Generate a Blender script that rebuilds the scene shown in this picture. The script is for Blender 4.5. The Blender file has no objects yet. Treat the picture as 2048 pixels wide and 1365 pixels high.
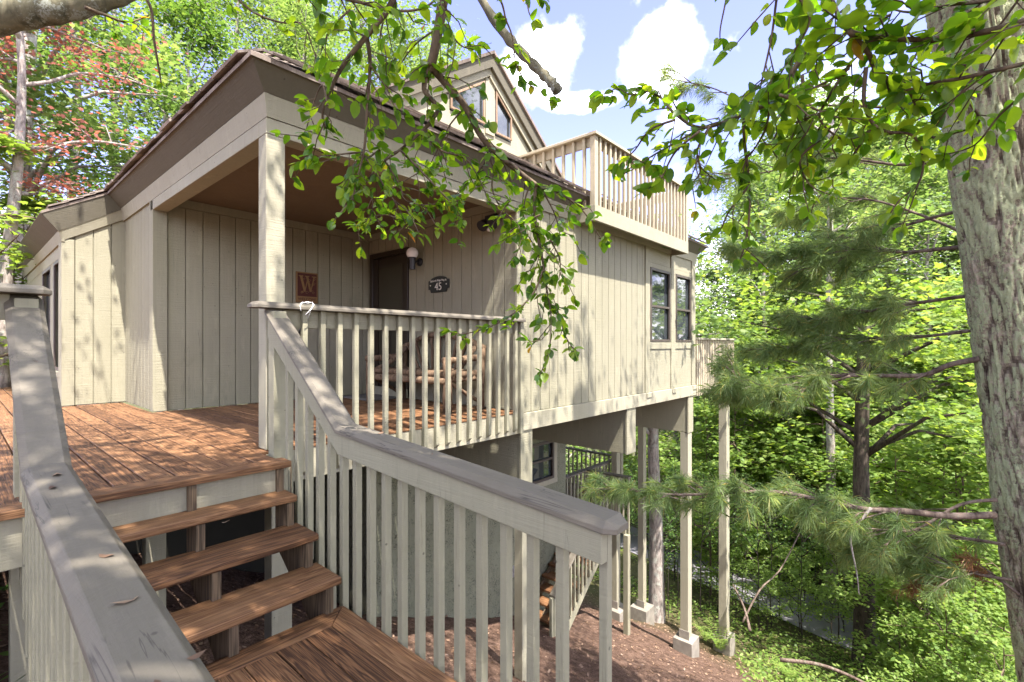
import bpy, math, random
import numpy as np
from mathutils import Vector, Matrix, noise as mnoise

R = math.radians
random.seed(7)
RNG = np.random.default_rng(11)
SC = bpy.context.scene
COL = SC.collection

# ------------------------------------------------------------------ camera, sky, sun, exposure
# house axes: X along the front wall (away to the right), Y along the side wall (away to the left), Z up, porch floor = 0
FPX, CX, HY, EYE = 975.0, 1024.0, 690.0, 0.73
AZ = R(41.1)
FW = Vector((math.cos(AZ), math.sin(AZ), 0)); RT = Vector((math.sin(AZ), -math.cos(AZ), 0))
cam_d = bpy.data.cameras.new('camera'); cam = bpy.data.objects.new('camera', cam_d); COL.objects.link(cam)
cam.location = (0, 0, EYE); cam.rotation_euler = (R(90), 0, AZ - R(90))
cam_d.sensor_width = 36; cam_d.lens = FPX / 2048 * 36; cam_d.shift_y = 7.5 / 2048
cam_d.clip_start = 0.05; cam_d.clip_end = 9000
SC.camera = cam

SUN_EL = R(63); SUN_TO = R(75)            # shadows run towards SUN_TO (angle from +X)
sd = bpy.data.lights.new('sun', 'SUN'); sun = bpy.data.objects.new('sun', sd); COL.objects.link(sun)
sd.energy = 3.7; sd.angle = R(0.55); sd.color = (1.0, 0.92, 0.88)
sdir = Vector((math.cos(SUN_TO) * math.cos(SUN_EL), math.sin(SUN_TO) * math.cos(SUN_EL), -math.sin(SUN_EL)))
sun.rotation_euler = sdir.to_track_quat('-Z', 'Y').to_euler()
sun.location = (-10, -15, 40)

W = bpy.data.worlds.new('World'); SC.world = W; W.use_nodes = True
def setup_world():
    nt = W.node_tree; N = nt.nodes; L = nt.links; N.clear()
    out = N.new('ShaderNodeOutputWorld'); bg = N.new('ShaderNodeBackground')
    sky = N.new('ShaderNodeTexSky'); sky.sky_type = 'NISHITA'; sky.sun_disc = False
    sky.sun_elevation = SUN_EL
    sx, sy = -math.cos(SUN_TO), -math.sin(SUN_TO)
    sky.sun_rotation = math.atan2(sx, sy); sky.altitude = 900; sky.air_density = 1.0; sky.dust_density = 1.2; sky.ozone_density = 1.0
    geo = N.new('ShaderNodeTexCoord')
    def mth(op, a, b=None, c=None):
        m = N.new('ShaderNodeMath'); m.operation = op
        for i, v in enumerate((a, b, c)):
            if v is None: continue
            if isinstance(v, (int, float)): m.inputs[i].default_value = v
            else: L.new(v, m.inputs[i])
        return m.outputs[0]
    nz = N.new('ShaderNodeTexNoise'); nz.inputs['Scale'].default_value = 7; nz.inputs['Detail'].default_value = 9; nz.inputs['Roughness'].default_value = 0.58
    L.new(geo.outputs['Generated'], nz.inputs['Vector'])
    # cloud banks: each a patch of sky direction broken up by noise
    total = None
    for (px, py, w, h) in ((1078, 125, 88, 78), (1318, 112, 66, 64), (1160, 205, 80, 24)):
        d = (FW + RT * ((px - CX) / FPX) + Vector((0, 0, (HY - py) / FPX))).normalized()
        sub = N.new('ShaderNodeVectorMath'); sub.operation = 'SUBTRACT'; sub.inputs[1].default_value = d
        L.new(geo.outputs['Generated'], sub.inputs[0])
        dot = N.new('ShaderNodeVectorMath'); dot.operation = 'DOT_PRODUCT'; dot.inputs[1].default_value = RT; L.new(sub.outputs[0], dot.inputs[0])
        sep = N.new('ShaderNodeSeparateXYZ'); L.new(sub.outputs[0], sep.inputs[0])
        u = mth('DIVIDE', dot.outputs['Value'], w / FPX * 0.85); v = mth('DIVIDE', sep.outputs['Z'], h / FPX * 0.75)
        rr = mth('SQRT', mth('ADD', mth('MULTIPLY', u, u), mth('MULTIPLY', v, v)))
        k = mth('SUBTRACT', 1.15, rr)
        total = k if total is None else mth('MAXIMUM', total, k)
    # added unseen cloud overhead and behind the viewer: soft fill that lifts the shadows
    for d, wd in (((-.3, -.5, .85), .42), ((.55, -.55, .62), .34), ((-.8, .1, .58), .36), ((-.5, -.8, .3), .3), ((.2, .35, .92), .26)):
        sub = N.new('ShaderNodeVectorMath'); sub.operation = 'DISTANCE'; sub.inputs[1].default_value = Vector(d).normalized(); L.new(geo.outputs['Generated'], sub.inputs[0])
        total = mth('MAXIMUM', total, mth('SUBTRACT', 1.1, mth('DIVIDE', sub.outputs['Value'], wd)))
    sepg = N.new('ShaderNodeSeparateXYZ'); L.new(geo.outputs['Generated'], sepg.inputs[0])
    hor = mth('SUBTRACT', 0.75, mth('MULTIPLY', mth('ABSOLUTE', sepg.outputs['Z']), 3.3))   # white bank low on the horizon
    total = mth('MAXIMUM', total, hor)
    nz2 = N.new('ShaderNodeTexNoise'); nz2.inputs['Scale'].default_value = 2.4; nz2.inputs['Detail'].default_value = 5
    L.new(geo.outputs['Generated'], nz2.inputs['Vector'])
    wisp = mth('SUBTRACT', mth('MULTIPLY', nz2.outputs['Fac'], 1.5), 0.95)
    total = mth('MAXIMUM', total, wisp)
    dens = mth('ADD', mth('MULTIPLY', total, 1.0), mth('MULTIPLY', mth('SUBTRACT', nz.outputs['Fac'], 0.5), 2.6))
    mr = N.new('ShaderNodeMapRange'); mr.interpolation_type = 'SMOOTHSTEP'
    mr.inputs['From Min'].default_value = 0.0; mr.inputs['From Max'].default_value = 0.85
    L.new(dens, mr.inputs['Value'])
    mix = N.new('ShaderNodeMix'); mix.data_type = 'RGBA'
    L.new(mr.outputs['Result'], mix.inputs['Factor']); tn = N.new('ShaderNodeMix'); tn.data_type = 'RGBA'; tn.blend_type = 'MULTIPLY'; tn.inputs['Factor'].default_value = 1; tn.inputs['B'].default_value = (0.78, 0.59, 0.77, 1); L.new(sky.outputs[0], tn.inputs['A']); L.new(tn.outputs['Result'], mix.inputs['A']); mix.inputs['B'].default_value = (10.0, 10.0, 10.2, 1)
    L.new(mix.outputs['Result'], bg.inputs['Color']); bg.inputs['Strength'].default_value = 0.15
    L.new(bg.outputs[0], out.inputs[0])
setup_world()
SC.view_settings.view_transform = 'Standard'; SC.view_settings.look = 'None'
SC.view_settings.exposure = 2.35; SC.view_settings.gamma = 1
SC.cycles.max_bounces = 8; SC.cycles.diffuse_bounces = 5; SC.cycles.transmission_bounces = 6; SC.cycles.glossy_bounces = 3
SC.cycles.use_denoising = True
SC.cycles.sample_clamp_indirect = 6

# ------------------------------------------------------------------ helpers: rays, tagging, mesh builder
def ray(px, py):
    return FW + RT * ((px - CX) / FPX) + Vector((0, 0, (HY - py) / FPX))
def at(px, py, d):
    v = ray(px, py) * d; return Vector((v.x, v.y, v.z + EYE))
def plan(px, d):
    v = ray(px, HY) * d; return v.x, v.y
def zg(x, y=0):
    if x < -2: z = -1.2 + 0.86 + (-2 - x) * 0.10
    elif x < 11.5: z = -1.2 - 0.43 * x
    elif x < 60: z = -1.2 - 0.43 * 11.5 - 0.24 * (x - 11.5)
    else: z = -1.2 - 0.43 * 11.5 - 0.24 * 48.5 - (1 - math.exp(-(x - 60) / 120)) * 14
    return z
ORG = {}
def tag(o, label, cat, group=None):
    o['label'] = label; o['category'] = cat
    if group: o['group'] = group
    return o
def thing(name, loc, label, cat, group=None):
    o = bpy.data.objects.new(name, None); COL.objects.link(o); o.location = loc; o.empty_display_size = 0.1
    ORG[o.name] = Vector(loc)
    return tag(o, label, cat, group)
def link(name, me, parent=None, loc=None):
    o = bpy.data.objects.new(name, me); COL.objects.link(o)
    if parent is not None: o.parent = parent; ORG[o.name] = ORG[parent.name]
    else: o.location = loc or (0, 0, 0); ORG[o.name] = Vector(loc or (0, 0, 0))
    return o
def dup(root, loc, rz=0.0, sc=1.0, label=None, group=None):
    r = root.copy(); COL.objects.link(r); r.location = loc; r.rotation_euler = (0, 0, rz); r.scale = (sc,) * 3
    if label: r['label'] = label
    if group: r['group'] = group
    for ch in root.children:
        c = ch.copy(); COL.objects.link(c); c.parent = r
    return r

class MB:
    def __init__(s): s.v = []; s.f = []; s.r = []
    def add(s, vs, fs, r=None):
        b = len(s.v); s.v += [tuple(v) for v in vs]
        r = random.random() if r is None else r
        for f in fs: s.f.append(tuple(b + i for i in f)); s.r.append(r)
        return s
    def box(s, x0, x1, y0, y1, z0, z1, r=None):
        if x0 > x1: x0, x1 = x1, x0
        if y0 > y1: y0, y1 = y1, y0
        if z0 > z1: z0, z1 = z1, z0
        vs = [(x, y, z) for z in (z0, z1) for y in (y0, y1) for x in (x0, x1)]
        return s.add(vs, [(0, 2, 3, 1), (4, 5, 7, 6), (0, 1, 5, 4), (2, 6, 7, 3), (0, 4, 6, 2), (1, 3, 7, 5)], r)
    def prism(s, pts, off, r=None):
        n = len(pts); off = Vector(off); a = [Vector(p) for p in pts]
        nm = Vector((0, 0, 0))
        for i in range(n): nm += a[i].cross(a[(i + 1) % n])
        if nm.dot(off) > 0: a.reverse()
        vs = a + [p + off for p in a]
        fs = [tuple(range(n)), tuple(range(2 * n - 1, n - 1, -1))]
        fs += [(i, i + n, (i + 1) % n + n, (i + 1) % n) for i in range(n)]
        return s.add(vs, fs, r)
    def beam(s, p0, p1, w, h, up=(0, 0, 1), r=None):
        p0, p1, up = Vector(p0), Vector(p1), Vector(up)
        d = (p1 - p0).normalized(); sd_ = d.cross(up).normalized(); u = sd_.cross(d)
        q = [p0 + sd_ * (a * w / 2) + u * (b * h / 2) for a, b in ((-1, -1), (1, -1), (1, 1), (-1, 1))]
        return s.prism(q, p1 - p0, r)
    def tube(s, pts, rad, n=8, r=None, cap=True):
        pts = [Vector(p) for p in pts]
        if not hasattr(rad, '__len__'): rad = [rad] * len(pts)
        vs = []; fs = []; pu = None
        for i, p in enumerate(pts):
            d = (pts[min(i + 1, len(pts) - 1)] - pts[max(i - 1, 0)])
            d = d.normalized() if d.length > 1e-9 else Vector((0, 0, 1))
            if pu is None: pu = d.orthogonal().normalized()
            pu = (pu - d * pu.dot(d)).normalized() if (pu - d * pu.dot(d)).length > 1e-6 else d.orthogonal().normalized()
            w = d.cross(pu)
            for k in range(n):
                a = 2 * math.pi * k / n
                vs.append(p + (pu * math.cos(a) + w * math.sin(a)) * rad[i])
        for i in range(len(pts) - 1):
            for k in range(n):
                fs.append((i * n + k, i * n + (k + 1) % n, (i + 1) * n + (k + 1) % n, (i + 1) * n + k))
        if cap:
            fs.append(tuple(range(n - 1, -1, -1))); m = (len(pts) - 1) * n; fs.append(tuple(m + k for k in range(n)))
        return s.add(vs, fs, r)
    def lathe(s, c, prof, n=20, axis=(0, 0, 1), r=None):
        ax = Vector(axis).normalized(); u = ax.orthogonal().normalized(); w = ax.cross(u); c = Vector(c)
        vs = [c + ax * h + (u * math.cos(2 * math.pi * k / n) + w * math.sin(2 * math.pi * k / n)) * max(q, 1e-4) for q, h in prof for k in range(n)]
        fs = [(i * n + k, i * n + (k + 1) % n, (i + 1) * n + (k + 1) % n, (i + 1) * n + k) for i in range(len(prof) - 1) for k in range(n)]
        fs.append(tuple(range(n - 1, -1, -1))); m = (len(prof) - 1) * n; fs.append(tuple(m + k for k in range(n)))
        return s.add(vs, fs, r)
    def mesh(s, name, m, org=(0, 0, 0), smooth=False):
        me = bpy.data.meshes.new(name); o = Vector(org)
        me.from_pydata([tuple(Vector(v) - o) for v in s.v], [], s.f)
        at_ = me.attributes.new('rnd', 'FLOAT', 'FACE'); at_.data.foreach_set('value', s.r)
        me.materials.append(m)
        if smooth: me.polygons.foreach_set('use_smooth', [True] * len(me.polygons))
        me.update(); return me
    def build(s, name, m, parent=None, loc=None, smooth=False, bevel=0.0, bseg=1):
        org = ORG[parent.name] if parent is not None else Vector(loc or (0, 0, 0))
        o = link(name, s.mesh(name, m, org, smooth), parent, loc)
        if bevel:
            b = o.modifiers.new('bevel', 'BEVEL'); b.width = bevel; b.segments = bseg; b.limit_method = 'ANGLE'; b.angle_limit = R(40)
        return o

def np_mesh(name, V, nper, m, rnd, smooth=False):
    """V (F*nper,3) loose polygons of nper corners each."""
    F = len(V) // nper
    me = bpy.data.meshes.new(name)
    me.vertices.add(len(V)); me.vertices.foreach_set('co', np.ascontiguousarray(V, dtype=np.float32).ravel())
    me.loops.add(len(V)); me.loops.foreach_set('vertex_index', np.arange(len(V), dtype=np.int32))
    me.polygons.add(F); me.polygons.foreach_set('loop_start', (np.arange(F) * nper).astype(np.int32))
    at_ = me.attributes.new('rnd', 'FLOAT', 'FACE'); at_.data.foreach_set('value', np.asarray(rnd, dtype=np.float32))
    me.materials.append(m); me.update(calc_edges=True); me.validate()
    return me
def np_mesh_idx(name, V, faces4, m, rnd, smooth=True):
    me = bpy.data.meshes.new(name); F = len(faces4)
    me.vertices.add(len(V)); me.vertices.foreach_set('co', np.ascontiguousarray(V, dtype=np.float32).ravel())
    me.loops.add(F * 4); me.loops.foreach_set('vertex_index', np.ascontiguousarray(faces4, dtype=np.int32).ravel())
    me.polygons.add(F); me.polygons.foreach_set('loop_start', (np.arange(F) * 4).astype(np.int32))
    at_ = me.attributes.new('rnd', 'FLOAT', 'FACE'); at_.data.foreach_set('value', np.asarray(rnd, dtype=np.float32))
    me.materials.append(m)
    if smooth: me.polygons.foreach_set('use_smooth', [True] * F)
    me.update(calc_edges=True); return me

# ------------------------------------------------------------------ materials
class NT:
    def __init__(s, name):
        s.m = bpy.data.materials.new(name); s.m.use_nodes = True; s.t = s.m.node_tree; s.t.nodes.clear()
        s.out = s.n('ShaderNodeOutputMaterial'); s.p = s.n('ShaderNodeBsdfPrincipled'); s.l(s.p.outputs[0], s.out.inputs[0])
    def n(s, k, **kw):
        n = s.t.nodes.new(k)
        for a, b in kw.items(): setattr(n, a, b)
        return n
    def l(s, a, b): s.t.links.new(a, b)
    def set(s, i, v):
        if isinstance(v, bpy.types.NodeSocket): s.l(v, i)
        else: i.default_value = v
    def coord(s, scale=(1, 1, 1), rnd=0.0, kind='Object'):
        tc = s.n('ShaderNodeTexCoord'); mp = s.n('ShaderNodeMapping'); mp.inputs['Scale'].default_value = scale
        s.l(tc.outputs[kind], mp.inputs['Vector'])
        if rnd:
            v = s.n('ShaderNodeVectorMath', operation='SCALE'); v.inputs[0].default_value = (1, 0.73, 1.37); s.l(s.rnd(), v.inputs['Scale'])
            v2 = s.n('ShaderNodeVectorMath', operation='SCALE'); s.l(v.outputs[0], v2.inputs[0]); v2.inputs['Scale'].default_value = rnd
            s.l(v2.outputs[0], mp.inputs['Location'])
        return mp.outputs[0]
    def rnd(s):
        a = s.n('ShaderNodeAttribute'); a.attribute_name = 'rnd'; return a.outputs['Fac']
    def noise(s, vec, scale, detail=4, rough=0.55, dist=0.0):
        n = s.n('ShaderNodeTexNoise'); s.l(vec, n.inputs['Vector']); n.inputs['Scale'].default_value = scale
        n.inputs['Detail'].default_value = detail; n.inputs['Roughness'].default_value = rough; n.inputs['Distortion'].default_value = dist
        return n.outputs['Fac']
    def ramp(s, fac, stops):
        r = s.n('ShaderNodeValToRGB'); s.l(fac, r.inputs[0]); e = r.color_ramp.elements
        while len(e) > 2: e.remove(e[-1])
        for i, (p, c) in enumerate(stops):
            q = e[i] if i < 2 else e.new(p)
            q.position = p; q.color = (*c, 1) if len(c) == 3 else c
        return r.outputs[0]
    def mix(s, f, a, b, mode='MIX'):
        m = s.n('ShaderNodeMix', data_type='RGBA', blend_type=mode)
        s.set(m.inputs['Factor'], f); 
        for k, v in (('A', a), ('B', b)):
            if isinstance(v, tuple): v = (*v[:3], 1)
            s.set(m.inputs[k], v)
        return m.outputs['Result']
    def math(s, op, a, b=0.0):
        m = s.n('ShaderNodeMath', operation=op); s.set(m.inputs[0], a); s.set(m.inputs[1], b); return m.outputs[0]
    def bump(s, h, strength=0.3, dist=0.01):
        b = s.n('ShaderNodeBump'); b.inputs['Strength'].default_value = strength; b.inputs['Distance'].default_value = dist
        s.l(h, b.inputs['Height']); s.l(b.outputs[0], s.p.inputs['Normal'])
    def fin(s, col, rough=0.6, spec=0.4):
        s.set(s.p.inputs['Base Color'], (*col, 1) if isinstance(col, tuple) else col); s.set(s.p.inputs['Roughness'], rough)
        s.p.inputs['Specular IOR Level'].default_value = spec
        return s.m
def paint(name, c, sawn=0.35, rough=0.72, var=0.10, wear=0.12, axis='z', crack=0.35):
    t = NT(name); co = t.coord()
    def al(a, q): return tuple(a if k == axis else q for k in 'xyz')
    n1 = t.noise(co, 1.7, 6, 0.65); n2 = t.noise(t.coord(al(1.0, 38)), 1.0, 5, 0.65); n3 = t.noise(t.coord(al(2.0, 8)), 1.0, 5, 0.7)
    col = t.mix(t.math('MULTIPLY', n2, 0.9), c, tuple(x * (1 - 2.6 * var) for x in c))
    col = t.mix(t.math('MULTIPLY', t.math('POWER', n1, 3.0), wear * 7), col, (c[0] * .58, c[1] * .57, c[2] * .48))
    scuff = t.ramp(n3, [(0.58, (0, 0, 0)), (0.70, (1, 1, 1))])
    col = t.mix(t.math('MULTIPLY', scuff, 0.30), col, tuple(min(1, x * 1.4) for x in c))
    stain = t.ramp(t.noise(t.coord((3.1, 3.1, 3.1)), 1.0, 7, 0.72), [(0.60, (0, 0, 0)), (0.74, (1, 1, 1))])
    col = t.mix(t.math('MULTIPLY', stain, 0.40), col, (c[0] * .50, c[1] * .50, c[2] * .40))
    speck = t.n('ShaderNodeTexVoronoi'); t.l(co, speck.inputs['Vector']); speck.inputs['Scale'].default_value = 8.0
    dot = t.ramp(speck.outputs['Distance'], [(0.035, (1, 1, 1)), (0.06, (0, 0, 0))])
    col = t.mix(t.math('MULTIPLY', dot, 0.75), col, tuple(x * .25 for x in c))
    ck = t.noise(t.coord(al(0.55, 13)), 1.0, 4, 0.6, 0.4)
    line = t.ramp(ck, [(0.488, (0, 0, 0)), (0.5, (1, 1, 1)), (0.512, (0, 0, 0))])
    msk = t.ramp(t.noise(co, 2.3, 2), [(0.52, (0, 0, 0)), (0.60, (1, 1, 1))])
    cr = t.mix(1.0, line, msk, 'MULTIPLY')
    col = t.mix(t.math('MULTIPLY', cr, crack), col, tuple(x * .22 for x in c))
    col = t.mix(t.math('MULTIPLY', t.rnd(), 0.20), col, tuple(x * .66 for x in c))
    h = t.math('ADD', t.noise(t.coord((2.5, 2.5, 110)), 1.0, 4, 0.65), t.math('MULTIPLY', t.noise(co, 60, 3), 0.45))
    h = t.math('ADD', h, t.math('MULTIPLY', n2, 0.5))
    t.bump(h, sawn * 1.6, 0.006)
    return t.fin(col, t.math('ADD', rough - .1, t.math('MULTIPLY', n3, .25)), 0.25)
def wood(name, axis, dark, mid, light, scale=1.0, gloss=0.5):
    t = NT(name)
    def al(a, c): return tuple((a if q == axis else c) * scale for q in 'xyz')
    fine = t.noise(t.coord(al(3.0, 95), rnd=37.0), 1.0, 5, 0.6, 0.3)
    band = t.noise(t.coord(al(0.9, 26), rnd=23.0), 1.0, 3, 0.5, 0.9)
    # growth rings cut lengthways: contour lines of a stretched noise
    ring = t.math('FRACT', t.math('MULTIPLY', band, 9.0)); ring = t.math('ABSOLUTE', t.math('SUBTRACT', ring, 0.5))
    f = t.math('ADD', t.math('MULTIPLY', fine, 0.45), t.math('MULTIPLY', ring, 0.62))
    f = t.math('ADD', f, t.math('MULTIPLY', t.math('SUBTRACT', t.rnd(), 0.5), 0.20))
    col = t.ramp(f, [(0.22, dark), (0.40, mid), (0.66, light)])
    big = t.noise(t.coord(), 2.6, 4)
    col = t.mix(t.math('MULTIPLY', big, 0.5), col, tuple(x * 0.5 for x in mid))
    t.bump(f, 0.45, 0.004)
    return t.fin(col, t.math('ADD', gloss, t.math('MULTIPLY', fine, 0.3)), 0.3)
def leaf(name, stops, trans=0.45, tgain=(1.5, 1.35, 0.6), rough=0.5, spec=0.35):
    t = NT(name); r = t.rnd()
    col = t.ramp(r, stops)
    nz = t.noise(t.coord(), 40, 2)
    col = t.mix(t.math('MULTIPLY', nz, 0.35), col, tuple(x * .6 for x in stops[0][1]))
    tr = t.n('ShaderNodeBsdfTranslucent'); tc = t.mix(1.0, col, tgain, 'MULTIPLY'); t.l(tc, tr.inputs['Color'])
    mx = t.n('ShaderNodeMixShader'); mx.inputs[0].default_value = trans
    t.fin(col, rough, spec); t.l(t.p.outputs[0], mx.inputs[1]); t.l(tr.outputs[0], mx.inputs[2]); t.l(mx.outputs[0], t.out.inputs[0])
    return t.m
def bark(name, a, b, lich=None, lam=0.5, ridg=9.0, lsc=5.0):
    t = NT(name); co = t.coord((1, 1, 0.28)); c0 = t.coord()
    n = t.noise(co, ridg * 2, 6, 0.65, 0.5)
    col = t.ramp(n, [(0.34, a), (0.62, b)])
    if lich:
        m1 = t.noise(c0, lsc, 8, 0.72); m2 = t.noise(c0, lsc * 13, 3, 0.7)
        f = t.ramp(t.math('ADD', t.math('MULTIPLY', m1, 0.75), t.math('MULTIPLY', m2, 0.30)), [(lam, (0, 0, 0)), (lam + 0.045, (1, 1, 1))])
        col = t.mix(f, col, t.mix(m2, lich, tuple(x * .45 for x in lich)))
    t.bump(n, 0.8, 0.012)
    return t.fin(col, 0.9, 0.15)
def plain(name, c, rough=0.6, spec=0.4, metal=0.0, nz=0.15, sc=30):
    t = NT(name); n = t.noise(t.coord(), sc, 4)
    col = t.mix(t.math('MULTIPLY', n, nz * 2), c, tuple(x * .55 for x in c)); t.p.inputs['Metallic'].default_value = metal
    t.bump(n, 0.1, 0.002)
    return t.fin(col, rough, spec)

BEIGE = (0.292, 0.278, 0.192); TAUPE = (0.165, 0.148, 0.113)
M = {}
M['siding'] = paint('beige_siding_paint', BEIGE, 0.5)
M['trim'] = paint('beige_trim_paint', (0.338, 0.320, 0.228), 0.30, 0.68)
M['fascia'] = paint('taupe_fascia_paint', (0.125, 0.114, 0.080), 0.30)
M['cap'] = paint('taupe_handrail_paint', TAUPE, 0.3, 0.62, 0.14, 0.22, 'y', 0.8); M['cap_x'] = paint('taupe_cap_paint', TAUPE, 0.3, 0.62, 0.14, 0.22, 'x', 0.6)
M['rail'] = paint('beige_rail_paint', (0.288, 0.275, 0.188), 0.30, 0.66)
M['rail_sunlit'] = paint('sunlit_cream_railing_paint', (0.42, 0.365, 0.255), 0.2, 0.7)  # sunlight put into the colour: brighter, warmer copy of the rail paint
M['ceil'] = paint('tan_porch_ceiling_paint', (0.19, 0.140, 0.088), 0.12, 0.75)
D_, Md, Lt = (0.040, 0.018, 0.008), (0.170, 0.082, 0.034), (0.33, 0.185, 0.086)
M['deck_y'] = wood('stained_deck_wood', 'y', D_, Md, Lt); M['deck_x'] = wood('stained_tread_wood', 'x', D_, Md, Lt)
M['stringer'] = wood('weathered_stringer_wood', 'z', (0.05, 0.035, 0.02), (0.14, 0.10, 0.06), (0.24, 0.17, 0.10), 0.7, 0.7)
def shingle_mat():
    t = NT('weathered_shingles'); n = t.noise(t.coord((18, 3, 3), rnd=9), 2.0, 5, 0.65)
    col = t.ramp(t.math('ADD', t.math('MULTIPLY', n, 0.6), t.math('MULTIPLY', t.rnd(), 0.42)), [(0.25, (0.10, 0.082, 0.066)), (0.55, (0.23, 0.19, 0.155)), (0.85, (0.38, 0.33, 0.28))])
    t.bump(n, 0.5, 0.01); return t.fin(col, 0.9, 0.15)
M['shingle'] = shingle_mat()
def stucco_mat():
    t = NT('brushed_stucco'); co = t.coord()
    n = t.noise(co, 2.2, 5); v = t.noise(co, 6.5, 2, 0.4, 5.0)
    ln = t.ramp(v, [(0.455, (0, 0, 0)), (0.5, (1, 1, 1)), (0.545, (0, 0, 0))])
    brk = t.ramp(t.noise(co, 8, 3), [(0.46, (0, 0, 0)), (0.60, (1, 1, 1))])
    f = t.mix(1.0, ln, brk, 'MULTIPLY')
    col = t.mix(f, t.mix(n, (0.205, 0.205, 0.140), (0.150, 0.158, 0.100)), (0.035, 0.032, 0.018))
    st = t.ramp(t.noise(t.coord((2, 2, .5)), 1.6, 6, .7), [(0.55, (0, 0, 0)), (0.75, (1, 1, 1))])
    col = t.mix(t.math('MULTIPLY', st, .45), col, (0.09, 0.075, 0.05))
    t.bump(v, 0.8, 0.02); return t.fin(col, 0.9, 0.2)
M['stucco'] = stucco_mat()
M['concrete'] = plain('stained_concrete', (0.34, 0.31, 0.25), 0.9, 0.2, 0, 0.85, 6)
M['shade_dark'] = plain('crawlspace_shade_dark', (0.035, 0.034, 0.026), 0.9, 0.1, 0, 0.3, 6)  # near-black colour stands in for the shade under the deck
def glass_mat():
    t = NT('dark_window_glass'); n = t.noise(t.coord(), 1.6, 3)
    t.bump(n, 0.06, 0.02); m = t.fin(t.mix(n, (0.012, 0.016, 0.018), (0.05, 0.06, 0.06)), 0.03, 0.9); t.p.inputs['IOR'].default_value = 1.6; return m
M['glass'] = glass_mat()
M['bronze'] = plain('dark_bronze_frame', (0.07, 0.055, 0.045), 0.45, 0.4)
M['cedar'] = wood('natural_cedar_frame', 'z', (0.20, 0.13, 0.08), (0.30, 0.21, 0.13), (0.38, 0.28, 0.19), 0.6, 0.6)
M['black'] = plain('black_painted_metal', (0.018, 0.018, 0.02), 0.4, 0.5)
M['door'] = plain('dark_brown_door', (0.030, 0.022, 0.014), 0.35, 0.5)
M['screen'] = plain('dim_screen_door_mesh', (0.050, 0.045, 0.026), 0.6, 0.3)
M['globe'] = plain('white_glass_globe', (0.80, 0.78, 0.74), 0.25, 0.5, 0, 0.03)
M['plaque'] = plain('black_slate_plaque', (0.020, 0.022, 0.016), 0.5, 0.4)
M['letter'] = plain('cream_lettering', (0.72, 0.70, 0.58), 0.6, 0.3, 0, 0.05)
M['redsign'] = plain('carved_red_wood', (0.075, 0.018, 0.010), 0.6, 0.3, 0, 0.4, 60)
M['goldwood'] = plain('tan_carved_wood', (0.22, 0.125, 0.045), 0.6, 0.3, 0, 0.3, 50)
M['log'] = bark('bench_log_bark', (0.05, 0.03, 0.018), (0.19, 0.13, 0.08), None)
M['cable'] = plain('white_cable', (0.75, 0.75, 0.72), 0.4, 0.4, 0, 0.05)
M['mat'] = plain('grey_door_mat', (0.20, 0.19, 0.17), 0.95, 0.1, 0, 0.6, 80)
M['metal'] = plain('galvanised_metal', (0.45, 0.45, 0.46), 0.4, 0.5, 0.8)
M['curtain'] = plain('white_curtain', (0.7, 0.72, 0.78), 0.9, 0.1, 0, 0.2, 8)
def ground_mat():
    t = NT('forest_floor'); co = t.coord()
    a = t.noise(co, 0.55, 6, 0.6); b = t.noise(co, 9, 6, 0.7); c = t.noise(co, 55, 4, 0.7)
    soil = t.ramp(t.math('ADD', t.math('MULTIPLY', b, 0.5), t.math('MULTIPLY', c, 0.5)), [(0.34, (0.022, 0.014, 0.009)), (0.5, (0.125, 0.078, 0.054)), (0.70, (0.27, 0.185, 0.135))])
    moss = t.ramp(c, [(0.35, (0.022, 0.034, 0.010)), (0.65, (0.09, 0.12, 0.03))])
    sep = t.n('ShaderNodeSeparateXYZ'); t.l(co, sep.inputs[0])
    far = t.n('ShaderNodeMapRange'); t.l(t.math('ADD', sep.outputs['X'], t.math('MULTIPLY', a, 5.0)), far.inputs['Value'])
    far.inputs['From Min'].default_value = 12.2; far.inputs['From Max'].default_value = 14.5
    col = t.mix(t.math('MULTIPLY', far.outputs[0], t.math('ADD', 0.25, t.math('MULTIPLY', b, 0.9))), soil, moss)
    t.bump(t.math('ADD', b, t.math('MULTIPLY', c, 0.6)), 0.9, 0.05); return t.fin(col, 0.95, 0.1)
M['ground'] = ground_mat()
M['road'] = plain('worn_asphalt', (0.20, 0.195, 0.205), 0.85, 0.3, 0, 0.25, 40)
M['hill'] = plain('wooded_ridge', (0.05, 0.085, 0.06), 0.95, 0.1, 0, 0.4, 0.01)
M['litter'] = leaf('dry_leaf_litter', [(0.0, (0.06, 0.035, 0.02)), (0.5, (0.19, 0.115, 0.07)), (1.0, (0.38, 0.27, 0.18))], 0.1)
G1 = [(0.0, (0.040, 0.100, 0.024)), (0.5, (0.092, 0.180, 0.042)), (1.0, (0.17, 0.25, 0.060))]
G2 = [(0.0, (0.070, 0.135, 0.035)), (0.5, (0.148, 0.230, 0.068)), (1.0, (0.26, 0.32, 0.115))]
M['leaf_near'] = leaf('crabapple_leaf', [(0.0, (0.034, 0.095, 0.010)), (0.4, (0.080, 0.175, 0.018)), (0.99, (0.19, 0.28, 0.03)), (0.998, (0.28, 0.22, 0.02)), (1.0, (0.30, 0.12, 0.03))], 0.60, (2.9, 2.5, 0.6), 0.38, 0.5)
M['leaf_a'] = leaf('maple_leaf', G1, 0.5, (1.8, 1.65, .8)); M['leaf_b'] = leaf('light_hardwood_leaf', G2, 0.5, (1.6, 1.55, .95))
M['leaf_c'] = leaf('yellow_green_undergrowth_leaf', [(0.0, (0.080, 0.160, 0.028)), (0.5, (0.185, 0.290, 0.058)), (1.0, (0.31, 0.38, 0.10))], 0.52, (1.65, 1.55, .75))
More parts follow.
